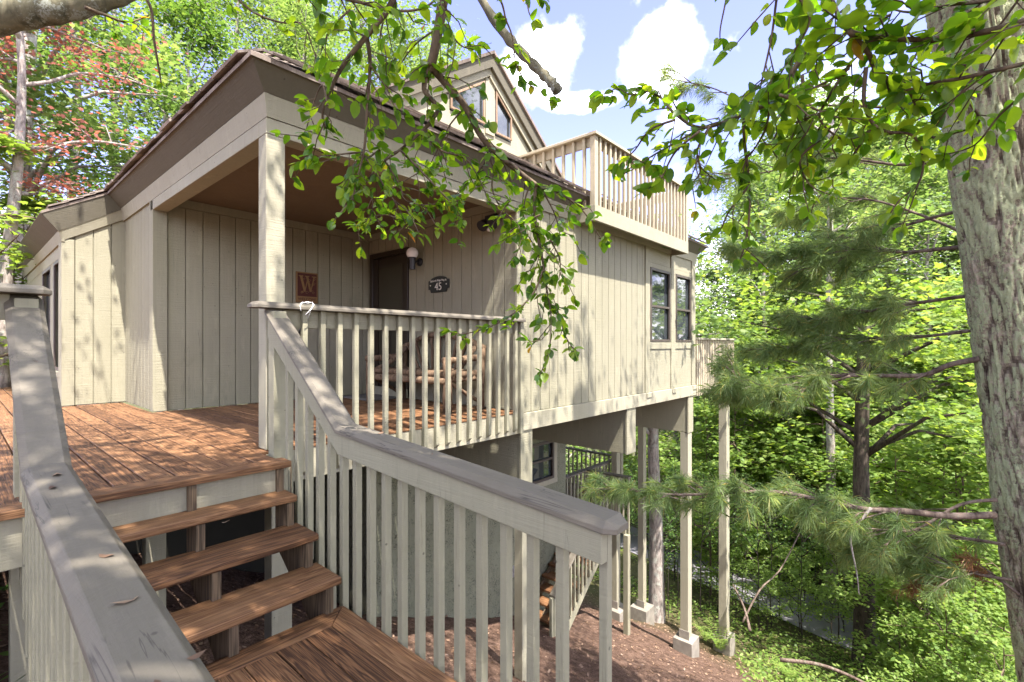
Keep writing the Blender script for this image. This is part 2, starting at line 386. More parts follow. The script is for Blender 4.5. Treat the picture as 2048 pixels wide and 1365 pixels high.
M['leaf_red'] = leaf('red_maple_leaf', [(0.0, (0.15, 0.07, 0.065)), (0.5, (0.30, 0.16, 0.14)), (0.8, (0.42, 0.13, 0.07)), (1.0, (0.45, 0.22, 0.05))], 0.4, (1.5, 1.1, 0.9))
M['needle'] = leaf('pine_needle', [(0.0, (0.10, 0.17, 0.06)), (0.55, (0.20, 0.30, 0.105)), (0.9, (0.34, 0.40, 0.15)), (1.0, (0.50, 0.43, 0.14))], 0.5, (1.5, 1.4, 0.8), 0.45)
M['needle_dead'] = leaf('dead_pine_needle', [(0.0, (0.15, 0.065, 0.025)), (1.0, (0.34, 0.16, 0.07))], 0.2)
def pine_bark():
    t = NT('pine_bark_with_lichen'); c0 = t.coord(); co = t.coord((1, 1, .5))
    n = t.noise(co, 16, 7, 0.68, 0.8); fine = t.noise(t.coord((1, 1, .6)), 70, 4, 0.7)
    col = t.ramp(t.math('ADD', t.math('MULTIPLY', n, .8), t.math('MULTIPLY', fine, .25)), [(0.38, (0.075, 0.060, 0.042)), (0.50, (0.26, 0.215, 0.155)), (0.64, (0.45, 0.39, 0.29))])
    crack = t.n('ShaderNodeAttribute'); crack.attribute_name = 'rnd'
    big = t.noise(c0, 2.6, 5, 0.6); sp = t.noise(c0, 38, 5, 0.75); sp2 = t.noise(c0, 120, 3, 0.7)
    f = t.ramp(t.math('ADD', t.math('ADD', t.math('MULTIPLY', big, 0.42), t.math('MULTIPLY', sp, 0.50)), t.math('MULTIPLY', sp2, .12)), [(0.470, (0, 0, 0)), (0.505, (1, 1, 1))])
    f = t.mix(1.0, f, t.ramp(crack.outputs['Fac'], [(0.35, (0, 0, 0)), (0.6, (1, 1, 1))]), 'MULTIPLY')
    col = t.mix(f, col, t.mix(sp2, (0.50, 0.53, 0.34), (0.27, 0.31, 0.16)))
    col = t.mix(t.ramp(crack.outputs['Fac'], [(0.05, (1, 1, 1)), (0.4, (0, 0, 0))]), col, (0.055, 0.040, 0.030))
    t.bump(t.math('ADD', n, t.math('ADD', fine, t.math('MULTIPLY', sp, .8))), 1.0, 0.014); return t.fin(col, 0.92, 0.12)
M['bark_pine'] = pine_bark()
M['bark_grey'] = bark('grey_hardwood_bark', (0.10, 0.085, 0.07), (0.33, 0.29, 0.25), (0.44, 0.45, 0.38), 0.55)
M['bark_bough'] = bark('brown_pine_bough_bark', (0.05, 0.035, 0.025), (0.17, 0.13, 0.10), (0.25, 0.26, 0.18), 0.60)
M['bark_dark'] = bark('dark_mossy_bark', (0.018, 0.015, 0.012), (0.075, 0.06, 0.045), (0.08, 0.10, 0.05), 0.58)
M['bark_limb'] = bark('mossy_lichen_limb_bark', (0.055, 0.055, 0.035), (0.17, 0.155, 0.10), (0.34, 0.36, 0.30), 0.56, 9, 9)
M['twig'] = bark('brown_twig_bark', (0.045, 0.032, 0.022), (0.15, 0.115, 0.075), None)
# ------------------------------------------------------------------ setting: ground, road, ridges
def make_ground():
    def axis(lo, hi, fine_lo, fine_hi, st):
        a = list(np.arange(fine_lo, fine_hi + 1e-6, st)); x = fine_hi; s = st
        while x < hi: s *= 1.35; x += s; a.append(x)
        x = fine_lo; s = st; b = []
        while x > lo: s *= 1.35; x -= s; b.append(x)
        return b[::-1] + a
    xs = axis(-400, 5000, -4, 26, 0.3); ys = axis(-3000, 4500, -8, 16, 0.3)
    mb = MB(); nx, ny = len(xs), len(ys)
    for y in ys:
        for x in xs:
            z = zg(x, y)
            b = 0.16 * mnoise.noise(Vector((x * .5, y * .5, 0))) + 0.05 * mnoise.noise(Vector((x * 2.1, y * 2.1, 3)))
            if x > 14: b += 0.5 * mnoise.noise(Vector((x * .08, y * .08, 9)))
            rc = 17.0 + 0.45 * (y - 1.45)
            if abs(x - rc) < 4.5: b *= max(0.0, (abs(x - rc) - 3.0) / 1.5)
            mb.v.append((x, y, z + b))
    for j in range(ny - 1):
        for i in range(nx - 1):
            a = j * nx + i; mb.f.append((a, a + 1, a + 1 + nx, a + nx)); mb.r.append(0.5)
    o = mb.build('ground', M['ground'], smooth=True); o['kind'] = 'structure'
    mb = MB(); prev = None
    for i in range(61):
        y = -30 + i * 1.6; c = 17.0 + 0.45 * (y - 1.45); row = []
        for t in (-2.4, -1.2, 0, 1.2, 2.4):
            x = c + t; row.append((x, y, zg(x, y) + 0.03 + (0.04 if abs(t) < 2 else 0)))
        if prev: mb.add(prev + row, [(k, k + 1, k + 6, k + 5) for k in range(4)], 0.5)
        prev = row
    o = mb.build('road', M['road'], smooth=True); o['kind'] = 'structure'
    for k, (dist, h, seed) in enumerate(((1700, 26, 3), (3000, 70, 8))):
        mb = MB(); n = 90; prev = None
        for i in range(n):
            a = R(-75 + 150 * i / (n - 1)); x, y = math.cos(a) * dist, math.sin(a) * dist
            zt = -34 + h * (0.55 + 0.5 * mnoise.noise(Vector((i * .11, seed, 0))) + 0.14 * mnoise.noise(Vector((i * .5, seed, 4))))
            s = 1.25
            row = [(x, y, -60), (x * 1.08, y * 1.08, zt), (x * s, y * s, -60)]
            if prev: mb.add(prev + row, [(0, 3, 4, 1), (1, 4, 5, 2)], 0.5)
            prev = row
        o = mb.build('ridge' if k == 0 else 'mountain_ridge', M['hill'], smooth=True); o['kind'] = 'structure'
make_ground()
# ------------------------------------------------------------------ house
house = thing('house', (4, 5, 0), 'beige board-sided house on tall stilts with covered corner porch and shingled roof', 'house')
def boards(mb, axis, plane, out, a0, a1, z0, z1, step=0.174, th=0.018, gap=0.009, ztop=None):
    """vertical boards on a wall: axis 'x' = wall along X at y=plane; out = -1/+1 outward sign"""
    a = a0
    while a < a1 - 1e-4:
        b = min(a + step, a1); g0, g1 = a + gap / 2, b - gap / 2
        za, zb = (z1, z1) if ztop is None else (ztop(g0), ztop(g1))
        if axis == 'x': mb.prism([(g0, plane, z0), (g1, plane, z0), (g1, plane, zb), (g0, plane, za)], (0, out * th, 0))
        else: mb.prism([(plane, g0, z0), (plane, g1, z0), (plane, g1, zb), (plane, g0, za)], (out * th, 0, 0))
        a = b
XC, YF, XD, YB, XE = 1.436, 3.49, 4.09, 6.415, 9.30   # porch corner, front wall, door wall, porch back wall, far end
XW, YW = 0.86, 7.80                                   # side wing
def walls():
    f = MB()
    for a, b in ((XD + .02, 7.386), (8.154, 8.396), (9.094, XE - .021)): f.box(a, b, YF + .02, YF + .16, -.02, 2.44)
    for a, b in ((7.387, 8.153), (8.397, 9.093)): f.box(a, b, YF + .021, YF + .16, -.02, .778); f.box(a, b, YF + .021, YF + .16, 1.982, 2.44)
    boards(f, 'x', YF + .02, -1, XD + .07, 7.20, -.03, 2.31)
    f.box(7.20, 7.35, YF - .018, YF + .018, -.03, 2.31); f.box(8.19, 8.36, YF - .016, YF + .018, -.03, 2.31); f.box(9.13, XE, YF - .018, YF + .018, -.03, 2.31)
    for a, b in ((7.352, 8.188), (8.362, 9.128)):
        f.box(a, b, YF - .012, YF + .018, 0.66, 0.775); f.box(a, b, YF - .008, YF + .018, 1.985, 2.06)
        f.box(a, b, YF + .004, YF + .018, -.03, .655); f.box(a, b, YF + .004, YF + .018, 2.065, 2.31)
        f.box(a, a + .035, YF - .006, YF + .018, .78, 1.98); f.box(b - .035, b, YF - .006, YF + .018, .78, 1.98)
    f.box(XD - .02, XD + .066, YF - .012, YF + .02, -.03, 2.31)
    f.build('front_wall', M['siding'], house, bevel=0.003)
    b = MB(); b.box(XD - .012, XE + .01, YF - .03, YF + .12, -.225, -.034)
    for x in (7.2, 8.19, 9.13): b.box(x, x + .16, YF - .045, YF - .031, -.11, -.036)
    b.build('skirt_board', M['trim'], house, bevel=0.003)
    e = MB(); e.box(XE - .02, XE, YF + .17, 9.4, -.2, 2.5); boards(e, 'y', XE, 1, YF + .02, 9.4, -.2, 2.4); e.build('end_wall', M['siding'], house)
    w = MB(); w.box(XC, XD + .30, YB + .021, YB + .14, 0.0, 2.42)
    boards(w, 'x', YB + .02, -1, XC + .12, XD - .001, .006, 2.27); w.box(XC + .12, XD, YB - .006, YB + .02, 2.275, 2.37)
    w.build('porch_back_wall', M['siding'], house, bevel=0.002)
    d = MB(); d.box(XD + .02, XD + .14, YF + .17, 5.46, 0, 2.42); d.box(XD + .02, XD + .14, 6.389, YB + .0205, 0, 2.42); d.box(XD + .115, XD + .16, 5.4, YB + .02, 0, 2.42); d.box(XD + .02, XD + .14, 5.461, 6.389, 2.075, 2.42)
    boards(d, 'y', XD + .02, -1, YF + .02, 5.44, .006, 2.27, 0.176); boards(d, 'y', XD + .02, -1, 5.46, 6.41, 2.085, 2.27, 0.176)
    d.box(XD - .006, XD + .02, YF + .02, YB, 2.275, 2.37)
    d.build('door_wall', M['siding'], house, bevel=0.002)
    s = MB(); s.box(XC + .02, XC + .12, YB + .15, YW, 0, 2.42); boards(s, 'y', XC + .02, -1, YB + .10, YW - .02, .006, 2.31, 0.152)
    s.box(XC - .02, XC + .115, YB - .03, YB + .02, .004, 2.36); s.box(XC - .02, XC + .02, YB + .021, YB + .098, .004, 2.31)
    s.build('side_wall', M['siding'], house, bevel=0.003)
    # wing: wall facing the deck, sloped top
    rk = lambda x: 1.985 + (x - XW) * 0.62
    g = MB(); g.prism([(XW + .1, YW + .02, 0), (XC + .1, YW + .02, 0), (XC + .1, YW + .02, rk(XC)), (XW + .1, YW + .02, rk(XW + .1))], (0, .1, 0))
    boards(g, 'x', YW + .02, -1, XW + .10, XC + .018, .006, 0, 0.172, ztop=rk); g.box(XW - .02, XW + .096, YW - .012, YW + .03, .004, 1.985)
    g.build('wing_wall', M['siding'], house, bevel=0.003)
    h = MB(); y = YW + .03
    h.box(XW, XW + .1, y, 12.5, 0, .38); h.box(XW, XW + .1, y, 12.5, 1.80, 2.1)
    for a, b2 in ((y, 8.08), (8.72, 9.0), (9.95, 12.5)): h.box(XW + .001, XW + .1, a, b2, .381, 1.799)
    h.box(XW - .02, XW - .001, y, 8.05, .004, 1.985); h.box(XW - .018, XW - .001, 8.051, 10.1, .33, .40)
    h.build('wing_window_wall', M['trim'], house, bevel=0.003)
walls()
def window(name, corners, out, frame_w=.035, bars=(), fm='bronze', depth=.03, label=None):
    """corners: 4 points (counter-clockwise seen from outside), out: outward vector"""
    c = [Vector(p) for p in corners]; o = Vector(out); n = len(c); cen = sum(c, Vector()) / n
    pane = MB(); pane.prism([p - o * .02 for p in c], -o * .008); 
    fr = MB()
    for i in range(n):
        a, b = c[i], c[(i + 1) % n]; ea, eb = (cen - a).normalized(), (cen - b).normalized()
        def inset(k):
            p, pr, nx = c[k], c[k - 1], c[(k + 1) % n]; d1 = (pr - p).normalized(); d2 = (nx - p).normalized()
            s = d1.cross(d2).length; return p + (d1 + d2) * (frame_w / max(s, .2))
        fr.prism([a, b, inset((i + 1) % n), inset(i)], o * depth)
    for (p, q) in bars: fr.beam(Vector(p) + o * .008, Vector(q) + o * .008, .035, .03, up=out)
    f = fr.build('window', M[fm], house, bevel=0.002); g = link('pane', pane.mesh('pane', M['glass'], ORG[house.name]), f); ORG[g.name] = ORG[house.name]
    return f
for a, b in ((7.388, 8.152), (8.398, 9.092)):
    window('window', [(a, YF + .012, .78), (b, YF + .012, .78), (b, YF + .012, 1.98), (a, YF + .012, 1.98)], (0, -1, 0), .04, [((a + .04, YF + .01, 1.36), (b - .04, YF + .01, 1.36))])
for a, b in ((8.08, 8.72), (9.0, 9.95)):
    window('window', [(XW + .02, b, .40), (XW + .02, a, .40), (XW + .02, a, 1.80), (XW + .02, b, 1.80)], (-1, 0, 0), .045, [], 'bronze', .02)
def trim_roof():
    # beam over the porch opening and round the corner
    b = MB(); b.box(XC - .02, XD - .02, YF - .012, YF + .12, 2.19, 2.298); b.box(XC - .02, XC + .12, YF + .121, YB + .06, 2.19, 2.298)
    b.box(XC + .121, XD - .02, YF + .121, YF + .16, 2.235, 2.36); b.box(XC + .121, XC + .16, YF + .161, YB, 2.235, 2.36)
    b.build('porch_beam', M['trim'], house, bevel=0.003)
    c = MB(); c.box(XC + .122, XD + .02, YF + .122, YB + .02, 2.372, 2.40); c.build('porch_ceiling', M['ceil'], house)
    # frieze (leaning slightly outwards), then flared soffit board up to the roof edge
    def sweep(mb, path, prof, th):
        rows = []
        for (x, y, nx, ny, dz) in path: rows.append([Vector((x + nx * o, y + ny * o, z + dz)) for o, z in prof])
        for i in range(len(rows) - 1):
            for k in range(len(prof) - 1):
                q = [rows[i][k], rows[i + 1][k], rows[i + 1][k + 1], rows[i][k + 1]]
                nm = (q[1] - q[0]).cross(q[3] - q[0]).normalized(); mb.prism(q, -nm * th)
    path = [(XE + .02, 9.6, 1, 0, 0), (XE + .02, YF - .02, 1, -1, 0), (XC - .02, YF - .02, -1, -1, 0), (XC - .02, YW - .012, -1, 0, 0)][::-1]
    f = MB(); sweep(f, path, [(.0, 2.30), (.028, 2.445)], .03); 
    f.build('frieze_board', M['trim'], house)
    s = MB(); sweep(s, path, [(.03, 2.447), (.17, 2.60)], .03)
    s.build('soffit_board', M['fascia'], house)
    # wing rake and wing eave
    def wpt(x, o, z0): return Vector((x, YW - .02 - o, z0 + (x - XW) * .62))
    fw = MB(); fw.prism([wpt(XW - .02, 0, 1.97), wpt(XC + .0, 0, 1.97), wpt(XC + .0, .028, 2.10), wpt(XW - .05, .028, 2.09)], (0, .03, 0))
    fw.prism([(XW - .02, YW - .02, 1.95), (XW - .05, YW - .04, 2.07), (XW - .05, 12.6, 2.07), (XW - .02, 12.6, 1.95)], (.03, 0, 0)); fw.build('wing_frieze', M['trim'], house)
    x00 = XC - .205
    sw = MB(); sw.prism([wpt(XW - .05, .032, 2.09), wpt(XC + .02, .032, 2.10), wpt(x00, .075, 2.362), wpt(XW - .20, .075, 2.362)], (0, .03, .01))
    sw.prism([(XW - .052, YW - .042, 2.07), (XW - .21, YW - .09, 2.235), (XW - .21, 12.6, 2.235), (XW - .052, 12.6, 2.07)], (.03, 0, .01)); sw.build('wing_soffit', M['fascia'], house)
    # roof: shingle courses on the planes that can be seen
    r = MB(); SL = 0.62; ez = 2.615
    def course(p0, p1, up, n, lift, dmin, dmax):   # one course of shingles from p0 to p1, 'up' = slope vector of one exposure
        L = (p1 - p0).length; d = (p1 - p0).normalized(); t = 0.0; nm = d.cross(up).normalized()
        if nm.z < 0: nm = -nm
        while t < L - 1e-3:
            w = random.uniform(.13, .34); e = min(t + w, L); th = random.uniform(.010, .022); lo = random.uniform(-.025, .012)
            a, b = p0 + d * (t + .003) + up.normalized() * lo, p0 + d * (e - .003) + up.normalized() * lo
            q = [a + nm * lift, b + nm * lift, b + up * 1.35 + nm * .001, a + up * 1.35 + nm * .001]
            r.prism(q, nm * th); t = e
    ex = .145; k = 0
    upf = Vector((0, 1, SL)).normalized() * ex; upl = Vector((1, 0, SL)).normalized() * ex
    x0, y0 = XC - .21, YF - .215
    while True:
        y = y0 + upf.y * k; z = ez + upf.z * k
        if y > 8.3: break
        xl = x0 + (y - y0)
        if y < 4.85: course(Vector((xl + upf.y * 1.1, y, z)), Vector((5.22, y, z)), upf, k, .014, 0, 0); course(Vector((8.22, y, z)), Vector((XE + .21 - (y - y0), y, z)), upf, k, .014, 0, 0)
        course(Vector((x0 + upl.x * k, y0 + upl.x * (k + 1.1), z)), Vector((x0 + upl.x * k, 12.6, z)), upl, k, .014, 0, 0) if k < 8 else None
        k += 1
    for j in range(1, 6):
        x = x0 - upl.x * j; z = ez - upl.z * j
        if x > XW - .24: course(Vector((x, YW - .12, z)), Vector((x, 12.6, z)), upl, j, .014, 0, 0)
    # sheathing under the shingles
    top = 8.3; dz = SL * (top - y0)
    A0, B0 = Vector((x0 + .02, y0 + .02, ez - .005)), Vector((XE + .19, y0 + .02, ez - .005))
    def pz(x, y): return ez - .005 + SL * (y - y0 - .02)
    def quad(mb, pts): mb.prism([Vector(p) for p in pts], (0, 0, -.03), .4)
    quad(r, [(x0 + .02, y0 + .02, ez - .005), (5.2, y0 + .02, ez - .005), (5.2, 4.62, pz(0, 4.62)), (x0 + .02 + 4.62 - y0 - .02, 4.62, pz(0, 4.62))])
    quad(r, [(x0 + 4.62 - y0, 4.621, pz(0, 4.621)), (5.2, 4.621, pz(0, 4.621)), (5.2, 8.3, pz(0, 8.3)), (x0 + 8.3 - y0, 8.3, pz(0, 8.3))])
    quad(r, [(8.2, y0 + .02, ez - .005), (XE + .19, y0 + .02, ez - .005), (8.2, y0 + 1.33, pz(0, y0 + 1.33))])
    quad(r, [(x0 + .02, y0 + .02, ez - .005), (x0 + 8.3 - y0, 8.3, pz(0, 8.3)), (x0 + 8.3 - y0, 12.6, pz(0, 8.3)), (x0 + .02, 12.6, ez - .005)])
    quad(r, [(XW - .2, YW - .10, 2.262), (x0 + .018, YW - .10, ez - .006), (x0 + .018, 12.6, ez - .006), (XW - .2, 12.6, 2.262)])
    quad(r, [(XE + .19, y0 + .02, ez - .005), (XE + .19, 12.6, ez - .005), (6.3, 12.6, pz(0, 8.3)), (6.3, 8.3, pz(0, 8.3))])
    r.build('roof', M['shingle'], house)
trim_roof()
def gable():
    yg = 4.62; P = (4.80, 4.69); sl, sr = .67, .80
    top = lambda x: P[1] - .12 - (sl * (P[0] - x) if x < P[0] else sr * (x - P[0]))
    w = MB(); xs = np.arange(2.75, 7.3, .2)
    rn = [(4.66, 3.02, 4.40), ]
    for i in range(len(xs) - 1):
        a, b = float(xs[i]), float(xs[i + 1])
        if b <= 4.0 or a >= 5.75: w.prism([(a + .002, yg, 2.4), (b - .002, yg, 2.4), (b - .002, yg, max(2.41, top(b))), (a + .002, yg, max(2.41, top(a)))], (0, .05, 0))
    wl = (4.10, 4.71); wr = (4.93, 5.265); zb_l, zb_r = 3.70, 3.65
    tl = lambda x: top(x) - .20
    w.prism([(3.95, yg, 2.4), (5.75, yg, 2.4), (5.75, yg, zb_r - .02), (4.86, yg, zb_r - .02), (4.86, yg, zb_l - .02), (3.95, yg, zb_l - .02)], (0, .05, 0))
    w.prism([(3.95, yg, zb_l - .02), (wl[0], yg, zb_l - .02), (wl[0], yg, tl(wl[0])), (3.95, yg, tl(3.95))], (0, .05, 0))
    w.prism([(wl[1], yg, zb_l - .02), (4.86, yg, zb_l - .02), (4.86, yg, tl(4.86)), (wl[1], yg, tl(wl[1]))], (0, .05, 0))
    w.prism([(4.861, yg, zb_r - .02), (wr[0], yg, zb_r - .02), (wr[0], yg, tl(wr[0])), (4.861, yg, tl(4.861))], (0, .05, 0))
    w.prism([(wr[1], yg, zb_r - .02), (5.75, yg, zb_r - .02), (5.75, yg, tl(5.75)), (wr[1], yg, tl(wr[1]))], (0, .05, 0))
    w.prism([(3.95, yg, tl(3.95)), (4.86, yg, tl(4.86)), (4.86, yg, top(4.86)), (3.95, yg, top(3.95))], (0, .05, 0))
    w.prism([(4.861, yg, tl(4.861)), (5.75, yg, tl(5.75)), (5.75, yg, top(5.75)), (4.861, yg, top(4.861))], (0, .05, 0))
    w.box(4.735, 4.912, yg - .02, yg - .001, 3.6, 4.36)
    w.build('gable_wall', M['trim'], house)
    window('window', [(wl[0], yg - .012, zb_l), (wl[1], yg - .012, zb_l), (wl[1], yg - .012, tl(wl[1]) - .02), (wl[0], yg - .012, tl(wl[0]) - .02)], (0, -1, 0), .028, [], 'cedar', .02)
    window('window', [(wr[0], yg - .012, zb_r), (wr[1], yg - .012, zb_r), (wr[1], yg - .012, tl(wr[1]) - .02), (wr[0], yg - .012, tl(wr[0]) - .02)], (0, -1, 0), .028, [], 'cedar', .02)
    f = MB(); yo = 4.53
    L0 = (2.55, P[1] - sl * (P[0] - 2.55)); R0 = (7.65, P[1] - sr * (7.65 - P[0]))
    def rake(a, b, dz0, dz1, y0, y1): f.prism([(a[0], y0, a[1] - dz0), (b[0], y0, b[1] - dz0), (b[0], y0, b[1] - dz1), (a[0], y0, a[1] - dz1)], (0, y1 - y0, 0))
    rake(L0, P, .03, .20, yo, yo + .035); rake(P, R0, .03, .22, yo, yo + .035)
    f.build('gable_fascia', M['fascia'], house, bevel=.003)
    f = MB(); rake((L0[0], L0[1]), (P[0], P[1]), .16, .30, yg - .045, yg - .022); rake((P[0], P[1]), R0, .18, .33, yg - .045, yg - .022)
    f.build('gable_frieze', M['trim'], house)
    r = MB()
    for a, b in ((L0, P), (P, R0)):
        r.prism([(a[0], yo - .03, a[1] - .028), (b[0], yo - .03, b[1] - .028), (b[0], 9, b[1] - .028), (a[0], 9, a[1] - .028)], (0, 0, .045))
    r.build('gable_roof', M['shingle'], house)
gable()
def under_house():
    p = MB(); p.box(XC - .02, XC + .11, YF - .01, YF + .12, 0.003, 2.189); o = p.build('porch_post', M['trim'], house, bevel=.005)
    def girder(x0, x1, y1=5.3, zb=-.9):
        g = MB(); g.box(x0, x1, YF + .02, y1, zb, -.227); g.box(x0 - .012, x1 + .012, YF - .012, YF + .018, zb - .01, -.227); g.build('girder', M['siding'], house, bevel=.003)
    girder(4.15, 4.33); girder(6.60, 6.86); girder(8.98, 9.19)
    fl = MB(); fl.box(XD + .3, XE - .02, YF + .13, 9.4, -.22, -.12); fl.build('floor_underside', M['siding'], house)
    def stilt(x, y, zt, w=.15, foot=True, fs=.36):
        s = MB(); g = zg(x); s.box(x, x + w * 1.2, y, y + w, g + (.28 if foot else -.2), zt); s.build('stilt', M['trim'], house, bevel=.004)
        if foot:
            c = MB(); cx, cy = x + w * .6, y + w / 2; h = fs / 2; zt2 = g + .30
            c.add([(cx - h * 1.05, cy - h * 1.05, g - .5), (cx + h * 1.05, cy - h * 1.05, g - .5), (cx + h * 1.05, cy + h * 1.05, g - .5), (cx - h * 1.05, cy + h * 1.05, g - .5),
                   (cx - h, cy - h, zt2), (cx + h, cy - h, zt2), (cx + h, cy + h, zt2), (cx - h, cy + h, zt2)], [(0, 3, 2, 1), (4, 5, 6, 7), (0, 1, 5, 4), (1, 2, 6, 5), (2, 3, 7, 6), (3, 0, 4, 7)])
            c.box(cx - .1, cx - .09, cy - .1, cy + .1, zt2, zt2 + .16)
            c.build('footing', M['concrete'], house, bevel=.02)
    stilt(4.17, YF - .005, -.912, .12, False); stilt(8.98, YF + .0, -.912); stilt(11.24, YF + .02, -.3, .17); stilt(10.85, 5.3, -.3, .14, fs=.42); stilt(9.3, 5.15, -.3, .13, fs=.42)
    stilt(XC + .02, YF + .0, -.03, .12, False); stilt(1.05, 4.95, -.26, .12, False); stilt(.2, 3.75, -.26, .10, False)
    # stucco core with a window
    c = MB(); yc = 5.3; x0, x1 = 3.35, 7.62; wx0, wx1, wz0, wz1 = 6.45, 7.22, -1.70, -1.0
    c.box(x0, wx0, yc, yc + .2, -6, -.125); c.box(wx1, x1, yc, yc + .2, -6, -.125); c.box(wx0 + .001, wx1 - .001, yc, yc + .2, -6, wz0); c.box(wx0 + .001, wx1 - .001, yc, yc + .2, wz1, -.125)
    c.box(x0, x0 + .2, yc + .201, 9, -6, -.125); c.box(x1 - .2, x1, yc + .201, 9, -6, -.125); c.build('stucco_wall', M['stucco'], house)
    window('window', [(wx0, yc - .0, wz0), (wx1, yc - .0, wz0), (wx1, yc - .0, wz1), (wx0, yc - .0, wz1)], (0, -1, 0), .05, [((wx0 + .05, yc, -1.33), (wx1 - .05, yc, -1.33))])
    t = MB(); t.box(wx0 - .1, wx1 + .1, yc - .03, yc - .001, wz0 - .09, wz0 - .002); t.box(wx1 + .002, wx1 + .1, yc - .025, yc - .001, wz0, wz1 + .1); t.build('window_trim', M['trim'], house, bevel=.003)
    v = MB(); v.box(5.86, 6.12, yc - .015, yc - .001, -3.12, -2.93)
    for k in range(6): v.box(5.88, 6.10, yc - .03, yc - .016, -3.10 + k * .027, -3.085 + k * .027)
    v.build('foundation_vent', M['metal'], house)
    f = MB(); f.box(-1.0, 3.34, 7.2, 7.4, -4, -.26); f.box(-1.0, -.8, 5.0, 7.19, -3, -.26); f.build('crawlspace_shade_wall', M['shade_dark'], house)  # added wall, blocks light from the far side to keep the crawlspace dark
under_house()
def door():
    d = MB(); y0, y1 = 5.462, 6.388
    d.box(XD + .0, XD + .06, y0, y0 + .07, .004, 2.07); d.box(XD + .0, XD + .06, y1 - .07, y1, .004, 2.07); d.box(XD + .0, XD + .06, y0 + .071, y1 - .071, 2.0, 2.07)
    d.box(XD + .05, XD + .11, y0 + .071, y1 - .071, .03, 1.999)
    o = d.build('door', M['door'], house, bevel=.003)
    s = MB(); 
    for a, b in ((.18, .92), (1.02, 1.86)): s.box(XD + .042, XD + .049, y0 + .18, y1 - .18, a, b)
    link('screen', s.mesh('screen', M['screen'], ORG[house.name]), o)
    s = MB(); s.box(XD + .03, XD + .049, y0 + .072, y0 + .17, .03, 1.99); s.box(XD + .03, XD + .049, y1 - .17, y1 - .072, .03, 1.99); s.box(XD + .03, XD + .049, y0 + .18, y1 - .18, .925, 1.015)
    for k in range(3): s.box(XD + .034, XD + .041, y0 + .30 + k * .15, y0 + .315 + k * .15, .2, .92)
    link('door_frame', s.mesh('door_frame', M['door'], ORG[house.name]), o)
    h = MB(); h.tube([(XD + .02, 6.22, .98), (XD - .03, 6.22, .98), (XD - .03, 6.12, .98)], .012, 8); link('handle', h.mesh('handle', M['metal'], ORG[house.name], True), o)
    l = MB(); l.box(XD - .02, XD + .06, y0, y1, -.01, .003); l.box(XD - .002, XD + .02, y0, y1, .004, .12); l.build('threshold', M['trim'], house)
door()
# ------------------------------------------------------------------ decks, stairs, railings
def deck():
    d = thing('entry_deck', (1, 5, 0), 'reddish-brown stained board deck running under the corner porch', 'deck')
    b = MB(); w = .138; x = -3.6
    while x < XD - .02:
        x1 = min(x + w, XD - .005); y1 = 12.5 if x1 < XW - .03 else (YW - .015 if x1 < XC - .02 else YB - .005)
        if x < XC - .022 < x1: y1 = YB - .04
        y0 = 3.205 if x1 < 1.42 else YF - .03
        if x > XC - .1: y0 = YF - .03
        # split long boards
        ys = [y0]; yy = y0 + random.uniform(1.2, 3.2)
        while yy < y1 - .8: ys.append(yy); yy += random.uniform(2.4, 3.6)
        ys.append(y1)
        if x < XC - .022 < x1: b.box(x + .0045, XC - .026, YB - .036, YW - .015, -.036, 0)
        for a, c in zip(ys[:-1], ys[1:]): b.box(x + .0045, x1 - .0045, a + .002, c - .002, -.036, random.uniform(-.0015, .0005))
        x += w
    b.build('floor_boards', M['deck_y'], d, bevel=.003)
    n = MB(); n.box(-3.6, 1.40, 3.06, 3.20, -.037, .001); n.box(1.42, XD - .03, YF - .04, YF - .031, -.02, .002); n.build('nosing_board', M['deck_x'], d, bevel=.006, bseg=2)
    r = MB(); r.box(-3.6, 1.395, 3.10, 3.14, -.27, -.038); r.box(XC - .03, XD - .013, YF - .034, YF + .006, -.245, -.021); r.box(1.40, 1.43, 3.142, YF - .036, -.27, -.038)
    r.build('rim_joist', M['trim'], d, bevel=.003)
    j = MB()
    for k in range(9): j.box(-3.4 + k * .6, -3.36 + k * .6, 3.15, 7.19, -.25, -.038)
    j.build('joists', M['stringer'], d)
deck()
def cap_sweep(mb, pts, side, w=.14, th=.042, ch=.022, clip0=True, clip1=True):
    """handrail cap with chamfered top edges; pts = top centre line, side = horizontal width direction"""
    side = Vector(side); P = [Vector(p) for p in pts]
    prof = lambda k: [(-w / 2 * k, -th), (w / 2 * k, -th), (w / 2 * k, -ch), (w / 2 * k - ch, 0), (-w / 2 * k + ch, 0), (-w / 2 * k, -ch)]
    st = []
    d0 = (P[1] - P[0]).normalized(); d1 = (P[-1] - P[-2]).normalized(); e = .035
    if clip0: st += [(P[0], .55, -ch * .8), (P[0] + d0 * e, 1, 0)]
    else: st += [(P[0], 1, 0)]
    st += [(p, 1, 0) for p in P[1:-1]]
    if clip1: st += [(P[-1] - d1 * e, 1, 0), (P[-1], .55, -ch * .8)]
    else: st += [(P[-1], 1, 0)]
    vs = []; 
    for p, k, dz in st:
        for i, (a, z) in enumerate(prof(k)): vs.append(p + side * a + Vector((0, 0, z + (dz if z > -ch / 2 else 0))))
    fs = [tuple(range(5, -1, -1)), tuple((len(st) - 1) * 6 + i for i in range(6))]
    for s in range(len(st) - 1):
        for i in range(6): fs.append((s * 6 + i, s * 6 + (i + 1) % 6, s * 6 + 6 + (i + 1) % 6, s * 6 + 6 + i))
    mb.add(vs, fs)
